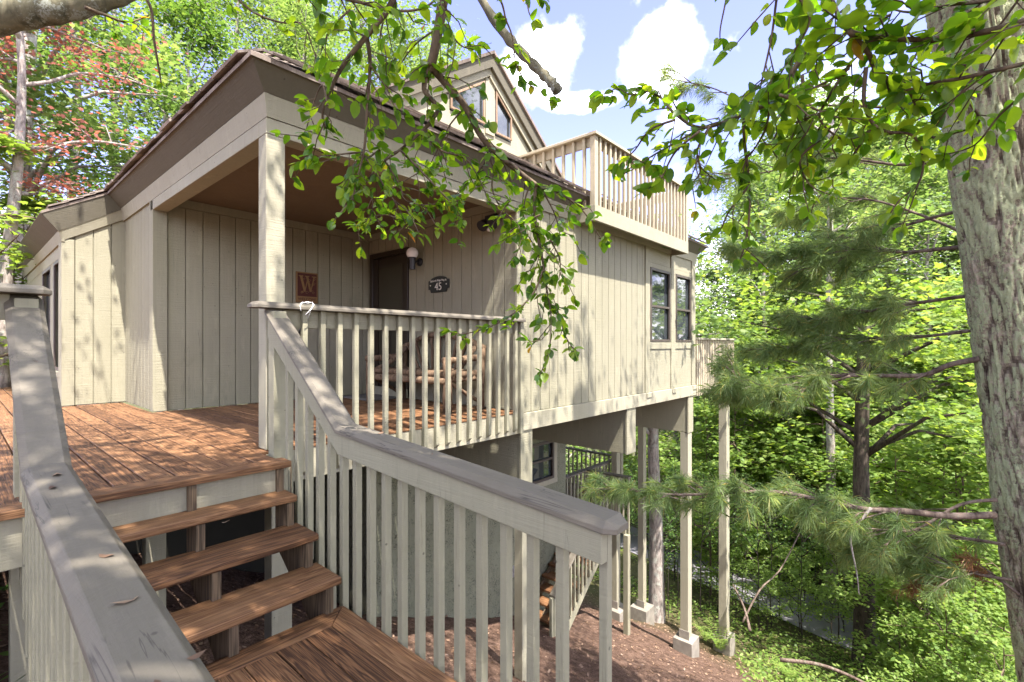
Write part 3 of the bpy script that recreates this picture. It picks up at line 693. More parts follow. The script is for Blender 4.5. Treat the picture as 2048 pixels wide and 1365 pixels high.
def baluster(par, x, y, zt, zb, sx=.038, sy=.038, cut=None, m='rail', name='baluster'):
    b = MB(); x0, x1, y0, y1 = x - sx / 2, x + sx / 2, y - sy / 2, y + sy / 2
    b.box(x0, x1, y0, y1, zb, zt)
    if cut:    # bottom end cut on a slant towards the outside
        for i, v in enumerate(b.v):
            if v[2] == zb:
                t = {'y-': (y1 - v[1]) / sy, 'x-': (x1 - v[0]) / sx, 'x+': (v[0] - x0) / sx}[cut]
                b.v[i] = (v[0], v[1], zb + .035 * t)
    return b.build(name, M[m], par, bevel=.003)
def porch_rail():
    r = thing('porch_railing', (2.7, 3.43, 0), 'beige balustrade with taupe cap along the front of the porch', 'railing')
    c = MB(); cap_sweep(c, [(1.29, 3.435, 1.02), (XD - .0, 3.435, 1.02)], (0, 1, 0), clip1=False); c.build('cap', M['cap_x'], r, bevel=.002)
    c = MB(); c.box(XC - .03, XD - .002, 3.452, 3.478, .85, .976); c.build('top_rail', M['rail'], r, bevel=.003)
    x = 1.66
    while x < XD - .02: baluster(r, x, 3.432, .977, -.215, cut='y-'); x += .137
    baluster(r, XD - .015, 3.430, .977, -.24, .05, .05, name='end_post')
porch_rail()
ST = [(3.42, 1.0), (2.50, .285), (.78, .155)]     # side profile of both stair rails: (y, cap top z)
def capz(y):
    if y > ST[1][0]: t = (y - ST[1][0]) / (ST[0][0] - ST[1][0]); return ST[1][1] + t * (ST[0][1] - ST[1][1])
    t = (y - ST[2][0]) / (ST[1][0] - ST[2][0]); return ST[2][1] + t * (ST[1][1] - ST[2][1])
def stair_rail(name, label, xc, inner, y_end, y_first):
    r = thing(name, (xc, 2.5, -.72), label, 'railing')
    out = -inner
    c = MB(); cap_sweep(c, [(xc, ST[0][0], ST[0][1] - .02), (xc, ST[1][0], ST[1][1]), (xc, y_end, capz(y_end))], (1, 0, 0), clip0=False); c.build('cap', M['cap'], r, bevel=.002)
    a = MB(); xr = xc + inner * .033
    pr = [(ST[0][0], ST[0][1] - .02), (ST[1][0], ST[1][1]), (y_end + .05, capz(y_end + .05))]
    pts = [(xr - .018, y, z - .044) for y, z in pr] + [(xr - .018, y, z - .044 - h) for (y, z), h in zip(pr[::-1], (.11, .12, .15))]
    a.prism(pts, (.036, 0, 0)); a.build('top_rail', M['rail'], r, bevel=.003)
    xb = xc + out * .008; y = y_first; i = 0
    while y > y_end + .15:
        zt = capz(y) - .046 - (.02 if y > 2.5 else 0)
        nos = -.72 if y < 2.5 else -.72 + (y - 2.46) * .78
        baluster(r, xb, y, zt, min(nos, 0) - (.30 if y > 2.5 else .26), cut='x-' if out < 0 else 'x+'); y -= .137; i += 1
    baluster(r, xb, y_end + .07, capz(y_end + .07) - .046, -1.9, .032, .034, name='end_post')
    return r
sr = stair_rail('stair_railing', 'beige sloping balustrade on the far side of the steps, ending beside the stilts', 1.45, -1, .78, 3.22)
baluster(sr, 1.445, 3.37, .955, -.04, .085, .085, name='newel_post')
sl_ = stair_rail('stair_railing', 'wide taupe handrail and beige balusters on the near side of the entry steps', .23, 1, .45, 3.22)
baluster(sl_, .235, 3.37, .955, -.25, .085, .085, name='newel_post')
def deck_rail():
    r = thing('deck_railing', (-.4, 3.43, 0), 'short stretch of taupe capped balustrade at the left edge of the photo', 'railing')
    c = MB(); cap_sweep(c, [(-2.6, 3.36, 1.02), (.325, 3.36, 1.02)], (0, 1, 0), clip0=False); c.build('cap', M['cap'], r, bevel=.002)
    c = MB(); c.box(-2.6, .18, 3.385, 3.41, .85, .976); c.build('top_rail', M['rail'], r, bevel=.003)
    x = .02
    while x > -2.5: baluster(r, x, 3.362, .977, -.215, cut='y-'); x -= .137
deck_rail()
def stairs():
    s = thing('entry_stairs', (.85, 2.8, -.72), 'open wooden steps with reddish-brown stained treads climbing to the deck', 'stairs')
    for k in range(3):
        z = -.18 * (k + 1); yf = (2.925, 2.69, 2.455)[k]; t = MB(); xr = (1.375, 1.39, 1.40)[k]
        t.box(.30, xr, yf, yf + .285, z - .04, z); t.build('tread', M['deck_x'], s, bevel=.009, bseg=2)
    for x in (.36, .84, 1.315):
        g = MB(); x1 = x + .042; top = []
        tri = [[(3.097, -.50), (3.097, -.042), (3.075, -.042), (3.075, -.50)], [(3.074, -.222), (2.955, -.222), (2.955, -.60), (3.074, -.52)], [(2.954, -.402), (2.72, -.402), (2.72, -.77), (2.954, -.60)], [(2.719, -.582), (2.49, -.582), (2.49, -.93), (2.719, -.77)], [(2.954, -.222), (2.935, -.222), (2.935, -.4015), (2.954, -.4015)], [(2.719, -.402), (2.70, -.402), (2.70, -.5815), (2.719, -.5815)], [(2.489, -.582), (2.47, -.582), (2.47, -.719), (2.489, -.719)]]
        for q in tri: g.prism([(x, y, z) for y, z in q], (.042, 0, 0), .5)
        g.build('stringer', M['stringer'], s)
    l = thing('stair_landing', (.85, 1.5, -.72), 'lower wooden landing with mitred border boards at the foot of the steps', 'landing')
    b = MB(); z0, z1 = -.76, -.72; xr, yb = 1.43, 2.50
    b.prism([(xr, yb, z0), (xr, -.6, z0), (xr - .14, -.6, z0), (xr - .14, yb - .14, z0)], (0, 0, .04)); b.build('side_border_board', M['deck_y'], l, bevel=.005)
    b = MB(); b.prism([(.28, yb, z0), (xr - .003, yb, z0), (xr - .143, yb - .14, z0), (.28, yb - .14, z0)], (0, 0, .04)); b.build('back_border_board', M['deck_x'], l, bevel=.005)
    b = MB(); x = xr - .144
    while x > .28: b.box(max(.27, x - .136), x, -.6, yb - .146, z0, z1 + random.uniform(-.002, 0)); x -= .142
    b.build('floor_boards', M['deck_y'], l, bevel=.004)
    r = MB(); r.box(.28, xr - .01, yb - .06, yb - .02, -.95, z0 - .001); r.box(xr - .05, xr - .011, -.6, yb - .061, -.95, z0 - .001); r.box(.28, .32, -.6, yb - .061, -.95, z0 - .001); r.build('rim_joist', M['rail'], l)
    p = MB(); p.box(1.3, 1.39, .3, .39, -2.4, -.951); p.box(1.3, 1.39, 2.3, 2.39, -2.4, -.951); p.build('support_posts', M['stringer'], l)
stairs()
def balcony():
    b = thing('roof_balcony', (6.7, 3.6, 2.3), 'small roof balcony with pale slatted railing below the gable windows', 'balcony')
    x0, x1, y0, y1, zf = 5.22, 8.22, 3.19, 4.60, 2.47
    f = MB(); f.box(x0, x1, y0, y0 + .04, 2.275, zf); f.box(x0, x0 + .04, y0 + .041, y1, 2.275, zf); f.box(x1 - .04, x1, y0 + .041, y1, 2.275, zf); f.build('fascia', M['trim'], b, bevel=.003)
    g = MB(); y = y0 + .05
    while y < y1 - .1: g.box(x0 + .041, x1 - .041, y, y + .128, zf - .06, zf - .02); y += .142
    g.build('floor_boards', M['deck_x'], b)
    g = MB(); g.box(x0 + .041, x1 - .041, YF - .02, y1, 2.30, 2.40); g.build('floor_frame', M['trim'], b)
    zc = 3.37
    c = MB(); cap_sweep(c, [(x0 - .03, y0 + .03, zc), (x1 + .03, y0 + .03, zc)], (0, 1, 0), .12, .035, .006, False, False); cap_sweep(c, [(x0 + .03, y0 + .092, zc), (x0 + .03, y1, zc)], (1, 0, 0), .12, .035, .006, False, False)
    cap_sweep(c, [(x1 - .03, y0 + .092, zc), (x1 - .03, y1, zc)], (1, 0, 0), .12, .035, .006, False, False); c.build('cap', M['rail_sunlit'], b)
    t = MB(); t.box(x0 + .04, x1 - .04, y0 + .042, y0 + .07, 3.22, 3.334); t.box(x0 + .042, x0 + .07, y0 + .08, y1, 3.22, 3.334); t.box(x1 - .07, x1 - .042, y0 + .08, y1, 3.22, 3.334)
    t.box(x1 - .07, x1 - .042, y0 + .08, y1, 2.56, 2.68); t.box(x0 + .9, x1 - .2, y1 - .25, y1 - .1, 2.85, 2.9); t.build('top_rail', M['rail_sunlit'], b)
    x = x0 + .14
    while x < x1 - .08: baluster(b, x, y0 + .021, 3.333, 2.42, m='rail_sunlit'); x += .128
    y = y0 + .17
    while y < y1: baluster(b, x0 + .021, y, 3.333, 2.42, m='rail_sunlit'); baluster(b, x1 - .021, y, 3.333, 2.42, m='rail_sunlit'); y += .16
    for x in (x0 + .04, x1 - .04): baluster(b, x, y0 + .04, 3.333, 2.42, .075, .075, m='rail_sunlit', name='corner_post')
balcony()
def rear_deck():
    b = thing('rear_deck', (10.4, 5, 0), 'raised deck with close slatted railing jutting past the far end of the house', 'deck')
    x0, x1 = XE + .03, 11.52
    f = MB(); f.box(x0, x1, YF + .03, 8.5, -.04, 0); f.build('floor_boards', M['deck_x'], b)
    f = MB(); f.box(x0, x1, YF + .0, YF + .03, -.26, -.001); f.box(x1 - .04, x1, YF + .031, 8.5, -.26, -.041); f.build('rim_joist', M['trim'], b)
    c = MB(); cap_sweep(c, [(x0, YF - .01, .865), (x1 + .05, YF - .01, .865)], (0, 1, 0), .13, .035, .006, False, False); cap_sweep(c, [(x1 - .02, YF + .06, .865), (x1 - .02, 8.5, .865)], (1, 0, 0), .13, .035, .006, False, False); c.build('cap', M['trim'], b)
    t = MB(); t.box(x0, x1 - .05, YF + .0, YF + .025, .72, .829); t.box(x1 - .05, x1 - .02, YF + .03, 8.5, .72, .829); t.build('top_rail', M['rail_sunlit'], b)
    x = x0 + .03
    while x < x1 - .08: baluster(b, x, YF - .021, .828, -.25, .055, .035, m='rail_sunlit'); x += .098
    baluster(b, x1 - .02, YF - .02, .828, -.25, .09, .06, m='rail_sunlit', name='corner_post')
    y = YF + .14
    while y < 8.4: baluster(b, x1 + .02, y, .828, -.25, m='rail_sunlit'); y += .14
rear_deck()
def lower_stairs():
    s = thing('lower_stairs', (6.5, 4.9, -3.8), 'long flight of brown wooden steps beside the stucco wall below the house', 'stairs')
    n = 9; rise, run = .133, .185; xb, zb = 6.10, -3.86; ya, yb = 4.50, 5.27
    for k in range(n):
        t = MB(); x = xb + k * run; z = zb + k * rise; t.box(x, x + .225, ya + .01, yb, z - .04, z); t.build('tread', M['deck_y'], s, bevel=.004)
    for y in (ya + .02, (ya + yb) / 2, yb - .06):
        g = MB(); a0 = (xb - .02, zb - .30); a1 = (xb + n * run, zb + n * rise - .24)
        g.prism([(a0[0], y, a0[1]), (a1[0], y, a1[1]), (a1[0], y, a1[1] + .2), (a0[0], y, a0[1] + .2)], (0, .04, 0)); g.build('stringer', M['stringer'], s)
    r = thing('lower_stair_railing', (7, 4.48, -3), 'narrow beige banister along the lower flight under the house', 'railing')
    c = MB(); p0 = Vector((xb - .02, ya - .02, zb + .72)); p1 = Vector((xb + n * run + .02, ya - .02, zb + n * rise + .88)); cap_sweep(c, [p0, p1], (0, 1, 0), .11, .035, .006, False, False); c.build('cap', M['cap'], r)
    for k in range(15):
        x = xb + .03 + k * .113; t = (x - p0.x) / (p1.x - p0.x); zt = p0.z + t * (p1.z - p0.z) - .037
        baluster(r, x, ya - .022, zt, zt - .95 + .1 * (1 - t), .034, .034)
    g = MB(); a0 = (xb + .2, zb - .28); a1 = (xb + n * run, zb + n * rise - .24)
    g.prism([(a0[0], ya - .002, a0[1]), (a1[0], ya - .002, a1[1]), (a1[0], ya - .002, a1[1] + .18), (a0[0], ya - .002, a0[1] + .18)], (0, .018, 0)); g.build('bottom_rail', M['rail'], r)
    baluster(r, xb - .04, ya - .02, p0.z - .03, zg(xb) - .1, .05, .05, name='end_post')
    l = thing('lower_deck', (9, 5.5, -2.7), 'shaded lower deck with dark capped railing behind the stucco corner', 'deck')
    zf = -2.66; f = MB(); f.box(7.77, 8.50, ya, 5.27, zf - .04, zf); f.box(7.65, 10.0, 5.381, 7.6, zf - .04, zf); f.build('floor_boards', M['deck_x'], l)
    f = MB(); f.box(8.46, 8.50, ya, 5.38, zf - .24, zf - .041); f.box(7.65, 10.0, 5.385, 5.42, zf - .24, zf - .041); f.build('rim_joist', M['rail'], l)
    c = MB()
    for a, b_, sd_ in (((7.62, 5.40, -1.80), (9.85, 5.40, -1.80), (0, 1, 0)), ((8.48, 5.33, -1.79), (8.48, 4.42, -1.79), (1, 0, 0)), ((9.98, 5.47, -1.80), (9.98, 7.6, -1.80), (1, 0, 0))):
        cap_sweep(c, [a, b_], sd_, .12, .035, .006, False, False)
    c.build('cap', M['cap'], l)
    x = 7.68
    while x < 9.8: baluster(l, x, 5.40, -1.84, zf - .22, .034, .034); x += .125
    y = 4.46
    while y < 5.3: baluster(l, 8.515, y, -1.83, zf - .25, .034, .034); y += .115
    y = 5.6
    while y < 7.6: baluster(l, 9.98, y, -1.84, zf - .22, .034, .034); y += .125
    baluster(l, 9.95, 5.42, -1.7, zf - .2, .10, .10, name='corner_post'); baluster(l, 8.46, 4.47, zf - .24, zg(8.46) - .2, .10, .10, name='support_post'); baluster(l, 8.48, 5.38, -1.83, zf - .2, .09, .09, name='corner_post')
    baluster(l, 9.9, 5.5, zf - .24, zg(9.9) - .2, .10, .10, name='support_post'); baluster(l, 9.9, 7.5, zf - .05, zg(9.9) - .2, .10, .10, name='support_post')
lower_stairs()
# ------------------------------------------------------------------ things on the porch
def text(s, size, m, loc, rot, parent, name, depth=.002, sx=1.0, bend=0.0):
    cu = bpy.data.curves.new(name, 'FONT'); cu.body = s; cu.size = size; cu.align_x = 'CENTER'; cu.align_y = 'CENTER'; cu.extrude = depth
    t = bpy.data.objects.new('tmp', cu); COL.objects.link(t)
    bpy.context.view_layer.update()
    me = bpy.data.meshes.new_from_object(t.evaluated_get(bpy.context.evaluated_depsgraph_get())); bpy.data.objects.remove(t); bpy.data.curves.remove(cu)
    for v in me.vertices: v.co.x *= sx; v.co.y -= bend * v.co.x ** 2
    me.transform(Matrix.Translation(Vector(loc) - ORG[parent.name]) @ rot.to_4x4())
    me.materials.clear(); me.materials.append(m)
    at_ = me.attributes.new('rnd', 'FLOAT', 'FACE')
    return link(name, me, parent)
RX = Matrix(((0, 0, -1), (-1, 0, 0), (0, 1, 0)))      # text on a wall facing -X: right = -Y, up = Z
RY = Matrix(((1, 0, 0), (0, 0, -1), (0, 1, 0)))       # text on a wall facing -Y
def signs():
    y, z = 4.80, 1.50; x = XD - .005
    s = thing('house_number_sign', (x, y, z), 'black house number plaque with cream lettering on the porch wall', 'sign')
    pts = []
    for k in range(13):
        t = -1 + k / 6; pts.append((-.135 * t * .98 if False else t * .135, .085 + .022 * (1 - t * t)))
    top = [(x_, z_) for x_, z_ in pts]
    out = [(-.20, .055), (-.165, .06)] + top + [(.165, .06), (.20, .055), (.20, -.055), (.165, -.06), (.15, -.10), (-.15, -.10), (-.165, -.06), (-.20, -.055)]
    m = MB(); m.prism([(x, y - a, z + b) for a, b in out], (-.014, 0, 0)); m.build('plaque', M['plaque'], s, bevel=.003)
    text('Slickrock Ridge Way N', .036, M['letter'], (x - .016, y, z + .052), RX, s, 'street_lettering', .0008, .92, .25)
    text('45', .135, M['letter'], (x - .016, y, z - .030), RX, s, 'number', .001, 1.05)
    for a in (-.155, .155):
        d = MB(); d.lathe((x - .014, y + a, z - .005), [(.0, 0), (.009, .0), (.009, .004), (0, .005)], 10, (-1, 0, 0)); d.build('screw', M['letter'], s)
    X0, Z0 = 3.135, 1.50; yy = YB - .002
    s = thing('welcome_plaque', (X0, yy, Z0), 'carved red and tan wooden welcome plaque with a large W', 'sign')
    w, h = .15, .205
    m = MB(); m.box(X0 - w, X0 + w, yy - .018, yy, Z0 - h, Z0 + h); m.build('backing', M['goldwood'], s, bevel=.004)
    m = MB(); m.box(X0 - w + .018, X0 + w - .018, yy - .021, yy - .0181, Z0 - h + .085, Z0 + h - .018)
    m.build('carved_panel', M['redsign'], s)
    g = MB(); y0 = yy - .026
    def st(a, b, wd): g.prism([(X0 + a[0] - wd, y0, Z0 + a[1]), (X0 + a[0] + wd, y0, Z0 + a[1]), (X0 + b[0] + wd * .8, y0, Z0 + b[1]), (X0 + b[0] - wd * .8, y0, Z0 + b[1])], (0, .0048, 0))
    zt, zb = .150, -.055
    st((-.088, zt), (-.036, zb), .017); st((.010, zt - .002), (-.034, zb + .004), .007); st((-.006, zt), (.044, zb), .0165); st((.094, zt), (.046, zb + .004), .007)
    for a in (-.088, -.004, .092): g.box(X0 + a - .030, X0 + a + .030, y0 - .0008, y0 + .0042, Z0 + zt - .006, Z0 + zt + .006)
    g.build('letter_w', M['goldwood'], s)
    sc = MB(); rg = random.Random(4)
    for k in range(16):
        cx_, cz_ = X0 + rg.uniform(-.11, .11), Z0 + rg.uniform(-.09, .16); r_ = rg.uniform(.012, .022)
        sc.tube([(cx_ + r_ * (1 - t * .09) * math.cos(t), yy - .0215, cz_ + r_ * (1 - t * .09) * math.sin(t)) for t in np.linspace(0, 5.5, 12)], .0022, 5)
    sc.build('scrollwork', M['goldwood'], s)
    text('WELCOME', .052, M['redsign'], (X0, yy - .0195, Z0 - h + .045), RY, s, 'lettering', .001, 1.0)
signs()
def lamps():
    y, z = 5.19, 1.83; x = XD - .0
    s = thing('wall_lamp', (x, y, z), 'black wall lamp with white globe beside the front door', 'lamp')
    m = MB(); m.lathe((x, y, z), [(0, 0), (.055, 0), (.055, .02), (.03, .035), (0, .036)], 20, (-1, 0, 0)); m.tube([(x - .03, y, z), (x - .12, y, z)], .016, 10); m.build('wall_plate', M['black'], s, smooth=False)
    m = MB(); m.lathe((x - .13, y, z - .11), [(0, 0), (.040, 0), (.042, .05), (.048, .14), (.058, .155), (.0, .156)], 20); m.build('lamp_base', M['black'], s)
    m = MB(); m.lathe((x - .13, y, z + .10), [(math.sin(a) * .078, -math.cos(a) * .078) for a in np.linspace(.02, math.pi - .02, 14)], 24); m.build('globe', M['globe'], s, smooth=True)
    y, z = 3.84, 2.13
    s = thing('flood_light', (x, y, z), 'black twin floodlight high on the porch wall near the corner', 'lamp')
    m = MB(); m.box(x - .03, x, y - .06, y + .06, z - .02, z + .10); m.box(x - .11, x - .031, y - .07, y + .05, z - .06, z + .07); m.build('housing', M['black'], s, bevel=.008)
    for dy in (-.09, .07):
        m = MB(); m.lathe((x - .05, y + dy, z + .02), [(0, 0), (.04, .0), (.062, .09), (.066, .12), (0, .118)], 18, (-.75, -.1, -.6)); m.build('lamp_head', M['black'], s, smooth=False)
    m = MB(); m.lathe((x - .06, y + .01, z - .11), [(0, 0), (.03, .008), (.036, .03), (.03, .05), (0, .052)], 14); m.build('motion_sensor', M['globe'], s, smooth=True)
lamps()
def bench():
    b = thing('log_bench', (3.72, 4.65, 0), 'rustic bark-covered log bench with arched twig back against the porch wall', 'bench')
    ya, yb = 3.93, 5.40; xf, xb = 3.46, 3.96; J = random.Random(5)
    def log(name, pts, r0, r1=None, n=9):
        r1 = r1 or r0; P = [Vector(pts[0])]
        for a, c in zip(pts[:-1], pts[1:]):
            a, c = Vector(a), Vector(c)
            for k in (1, 2, 3): P.append(a.lerp(c, k / 3) + Vector((J.uniform(-1, 1), J.uniform(-1, 1), J.uniform(-1, 1))) * r0 * .22)
        rad = [(r0 + (r1 - r0) * i / (len(P) - 1)) * J.uniform(.9, 1.12) for i in range(len(P))]
        m = MB(); m.tube(P, rad, n); return m.build(name, M['log'], b, smooth=True)
    for y in (ya, yb):
        log('leg', [(xf, y, 0), (xf, y, .56)], .048); log('leg', [(xb, y, 0), (xb + .02, y, .70)], .045)
        log('armrest', [(xf - .05, y, .56), (xb + .02, y, .58)], .036); log('side_rail', [(xf, y, .36), (xb, y, .36)], .035)
        log('side_brace', [(xf + .02, y, .33), (xb - .02, y, .08)], .022)
        s = 1 if y == ya else -1
        log('arm_brace', [(xf + .05, y + s * .02, .40), (xf + .26, y + s * .05, .50), (xb, y + s * .10, .70)], .03)
    for k in range(5): log('seat_pole', [(xf + .02 + k * .10, ya - .04, .405), (xf + .02 + k * .10, yb + .04, .405)], .036)
    log('seat_rail', [(xf - .01, ya, .34), (xf - .01, yb, .33)], .042); log('seat_rail', [(xb, ya, .36), (xb, yb, .36)], .04)
    n = 9; arch = [(xb + .03, ya + (yb - ya) * t, .70 + .16 * math.sin(math.pi * t)) for t in np.linspace(-.02, 1.02, n)]
    log('back_arch', arch, .036)
    for k in range(9):
        t = (k + .5) / 9; u = .5 + (t - .5) * .55
        log('back_spindle', [(xb - .01, ya + (yb - ya) * u, .40), (xb + .015, ya + (yb - ya) * (u * .45 + t * .55), .58), (xb + .03, ya + (yb - ya) * t, .70 + .16 * math.sin(math.pi * t))], .021)
bench()
def small_things():
    m = MB(); rows = []
    m.box(3.52, 4.02, 5.50, 6.28, .004, .016); m.box(3.57, 3.97, 5.55, 6.23, .0161, .020)
    tag(m.build('door_mat', M['mat'], loc=(3.77, 5.9, 0), bevel=.004), 'flat grey doormat on the porch floor in front of the door', 'doormat')
    c = thing('cable', (1.9, 3.44, 1.02), 'white cable looped over the porch railing cap with its dark plug hanging', 'cable'); m = MB()
    P = lambda px, py, y: Vector((Yp(px, py, y)))
    def Yp(px, py, y): d = ray(px, py); t = y / d.y; return (d.x * t, y, EYE + d.z * t)
    m.tube([Yp(602, 622, 3.36), Yp(600, 612, 3.37), Yp(604, 607, 3.40), Yp(614, 604, 3.44), Yp(624, 606, 3.44), Yp(628, 610, 3.38), Yp(622, 619, 3.355), Yp(611, 630, 3.36)], .0028, 7)
    m.tube([Yp(597, 610, 3.40), Yp(605, 605, 3.43), Yp(616, 607, 3.45), Yp(625, 605, 3.42), Yp(626, 612, 3.36), Yp(620, 625, 3.40), Yp(614, 640, 3.42)], .0028, 7)
    m.build('cable_loop', M['cable'], c, smooth=True)
    m = MB(); m.tube([Yp(613, 640, 3.42), Yp(608, 650, 3.47), Yp(598, 668, 3.52), Yp(596, 690, 3.53), Yp(602, 706, 3.53), Yp(608, 690, 3.53), Yp(607, 660, 3.50)], .013, 8); m.build('dark_cord', M['black'], c, smooth=True)
small_things()
# ------------------------------------------------------------------ foliage builders
def unit(a): return a / np.maximum(np.linalg.norm(a, axis=-1, keepdims=True), 1e-9)
MAPLE = np.array([(0, 0), (.10, .30), (.30, .50), (.22, .26), (.55, .48), (.62, .20), (1.0, 0), (.62, -.20), (.55, -.48), (.22, -.26), (.30, -.50), (.10, -.30)])
DIAM = np.array([(0, 0), (.45, .30), (1, 0), (.45, -.30)])
OVAL = np.array([(0, 0), (.22, .20), (.55, .25), (1, 0), (.55, -.25), (.22, -.20)])
def frame(n, droop, tilt, rng):
    """random leaf axes (D) and side vectors (S): mostly level blades"""
    a = rng.uniform(0, 2 * np.pi, n)
    D = unit(np.stack([np.cos(a), np.sin(a), rng.normal(-droop, .25, n)], 1))
    N = unit(np.stack([rng.normal(0, tilt, n), rng.normal(0, tilt, n), np.ones(n)], 1))
    S = unit(np.cross(N, D)); return D, S
def flat_leaves(name, P, L, m, rng, shape=DIAM, droop=.25, tilt=.5, rbias=None, fold=.0):
    n = len(P); D, S = frame(n, droop, tilt, rng); L = np.broadcast_to(L, (n,)) * rng.uniform(.7, 1.25, n)
    N = np.cross(D, S)
    k = len(shape)
    V = P[:, None, :] + D[:, None, :] * (shape[None, :, 0, None] * L[:, None, None]) + S[:, None, :] * (shape[None, :, 1, None] * L[:, None, None]) - N[:, None, :] * (np.abs(shape[None, :, 1, None]) * fold * L[:, None, None])
    r = rng.uniform(0, 1, n) * .8 + .1
    if rbias is not None: r = np.clip(r * .6 + rbias * .4, 0, 1)
    return np_mesh(name, V.reshape(-1, 3), k, m, r)
def near_leaves(name, P, D, L, m, rng, wid=.5):
    """curved leaves with a folded midrib: 5 rows"""
    n = len(P); D = unit(D)
    N = unit(np.stack([rng.normal(0, .55, n), rng.normal(0, .55, n), np.ones(n)], 1)); S = unit(np.cross(N, D)); N = np.cross(D, S)
    L = L * rng.uniform(.6, 1.25, n); cv = rng.uniform(.05, .30, n); fo = rng.uniform(.08, .28, n); wd = wid * rng.uniform(.85, 1.2, n)
    ts = np.array([0, .11, .32, .60, .86, 1.0]); ws = np.array([0.04, .60, 1.0, .95, .50, .01])
    rows = []
    for t, w in zip(ts, ws):
        c = P + D * (L * t)[:, None] - N * (L * cv * t * t)[:, None]
        e = S * (L * wd * .5 * w)[:, None]; u = N * (L * fo * w * .5)[:, None]
        rows += [c - e + u, c, c + e + u]
    V = np.stack(rows, 1).reshape(-1, 3); F = []
    base = np.arange(n)[:, None] * 18
    for i in range(5):
        for j in range(2): F.append(base + np.array([[i * 3 + j, i * 3 + j + 1, i * 3 + 4 + j, i * 3 + 3 + j]]))
    F = np.stack(F, 1).reshape(-1, 4)
    r = np.repeat(rng.uniform(0, 1, n), 10)
    return np_mesh_idx(name, V, F, m, r)
def smooth_path(pts, k=4):
    P = [np.array(p, float) for p in pts]
    if len(P) < 3: return P
    out = []
    for i in range(len(P) - 1):
        p0, p1, p2, p3 = P[max(i - 1, 0)], P[i], P[i + 1], P[min(i + 2, len(P) - 1)]
        for t in np.linspace(0, 1, k, endpoint=False):
            out.append(.5 * ((2 * p1) + (-p0 + p2) * t + (2 * p0 - 5 * p1 + 4 * p2 - p3) * t * t + (-p0 + 3 * p1 - 3 * p2 + p3) * t ** 3))
    out.append(P[-1]); return out
def tree_proto(name, seed, H, r0, base, spread, nleaf, lsize, lm, bm, shape=DIAM, limbs=16, up=.55, lean=.05, flat=.12, gap=1.0, droop=.25, tilt=.5, sub=5):
    """trunk with limbs and twigs; leaves in sprays round the twigs"""
    rng = np.random.default_rng(seed); mb = MB()
    K = 9; tr = []
    x = y = 0.0
    for i in range(K + 1):
        t = i / K; tr.append((x, y, -.6 + (H * .96 + .6) * t)); x += rng.normal(0, lean) * H / K; y += rng.normal(0, lean) * H / K
    trs = smooth_path(tr, 3); nT = len(trs)
    mb.tube(trs, [r0 * (1.25 if i == 0 else 1) * max(.06, (1 - (i / (nT - 1)) ** 1.1 * .96)) for i in range(nT)], 10)
    anchors = []; weights = []
    for k in range(limbs):
        t = base + (.98 - base) * ((k + rng.uniform(0, .9)) / limbs); p = np.array(trs[min(int(t * (nT - 1)), nT - 1)])
        a = k * 2.4 + rng.normal(0, .4); prof = math.sin(min(1, (t - base) / (1 - base) * .86 + .22) * math.pi) ** .7
        Ln = spread * max(.22, prof) * rng.uniform(.7, 1.2); el = up * (.35 + t) + rng.normal(0, .15)
        d = np.array([math.cos(a) * math.cos(el), math.sin(a) * math.cos(el), math.sin(el)])
        pts = [p]; dd = d.copy()
        for s in range(5): dd = unit(dd + rng.normal(0, .16, 3) + np.array([0, 0, -.05])); pts.append(pts[-1] + dd * Ln / 5)
        sp = smooth_path(pts, 3); rr = r0 * .34 * (1.15 - t) + .012
        mb.tube(sp, [rr * (1 - .85 * i / (len(sp) - 1)) + .004 for i in range(len(sp))], 6)
        for s in range(sub):
            u = .28 + .72 * (s + rng.uniform(0, 1)) / sub; q = np.array(sp[min(int(u * (len(sp) - 1)), len(sp) - 1)])
            aa = rng.uniform(0, 6.28); d2 = unit(dd * .5 + np.array([math.cos(aa), math.sin(aa), rng.normal(.1, .3)])); L2 = Ln * rng.uniform(.2, .42)
            p2 = [q, q + d2 * L2 * .5, q + d2 * L2 + np.array([0, 0, -.06 * L2])]; mb.tube(p2, [rr * .35 + .003, rr * .22 + .002, .003], 4)
            for e in np.linspace(.25, 1.05, 4): anchors.append(q + d2 * L2 * e + rng.normal(0, .05, 3) * L2); weights.append(rng.uniform(.4, 1.6) ** gap)
    A = np.array(anchors); w = np.array(weights); w /= w.sum()
    idx = rng.choice(len(A), nleaf, p=w); sg = spread * .105
    P = A[idx] + rng.normal(0, 1, (nleaf, 3)) * np.array([sg, sg, sg * (flat / .25)])
    cb = (np.sin(idx * 12.9898) * 43758.5453) % 1.0
    root = thing(name, (0, 0, -500), 'x', 'tree')
    org = np.array(ORG[root.name]); 
    me = mb.mesh('trunk', bm, (0, 0, 0), True); link('trunk', me, root)
    link('crown', flat_leaves('crown', P, lsize, lm, rng, shape, droop, tilt, cb, .25), root)
    return root
def put(proto, x, y, rz, sc, label, group=None, cat='tree', name=None):
    o = dup(proto, (x, y, zg(x, y) - .05), rz, sc, label, group); o['category'] = cat
    if name: o.name = name
    return o
def drop(proto):
    for c in list(proto.children): bpy.data.objects.remove(c)
    bpy.data.objects.remove(proto)

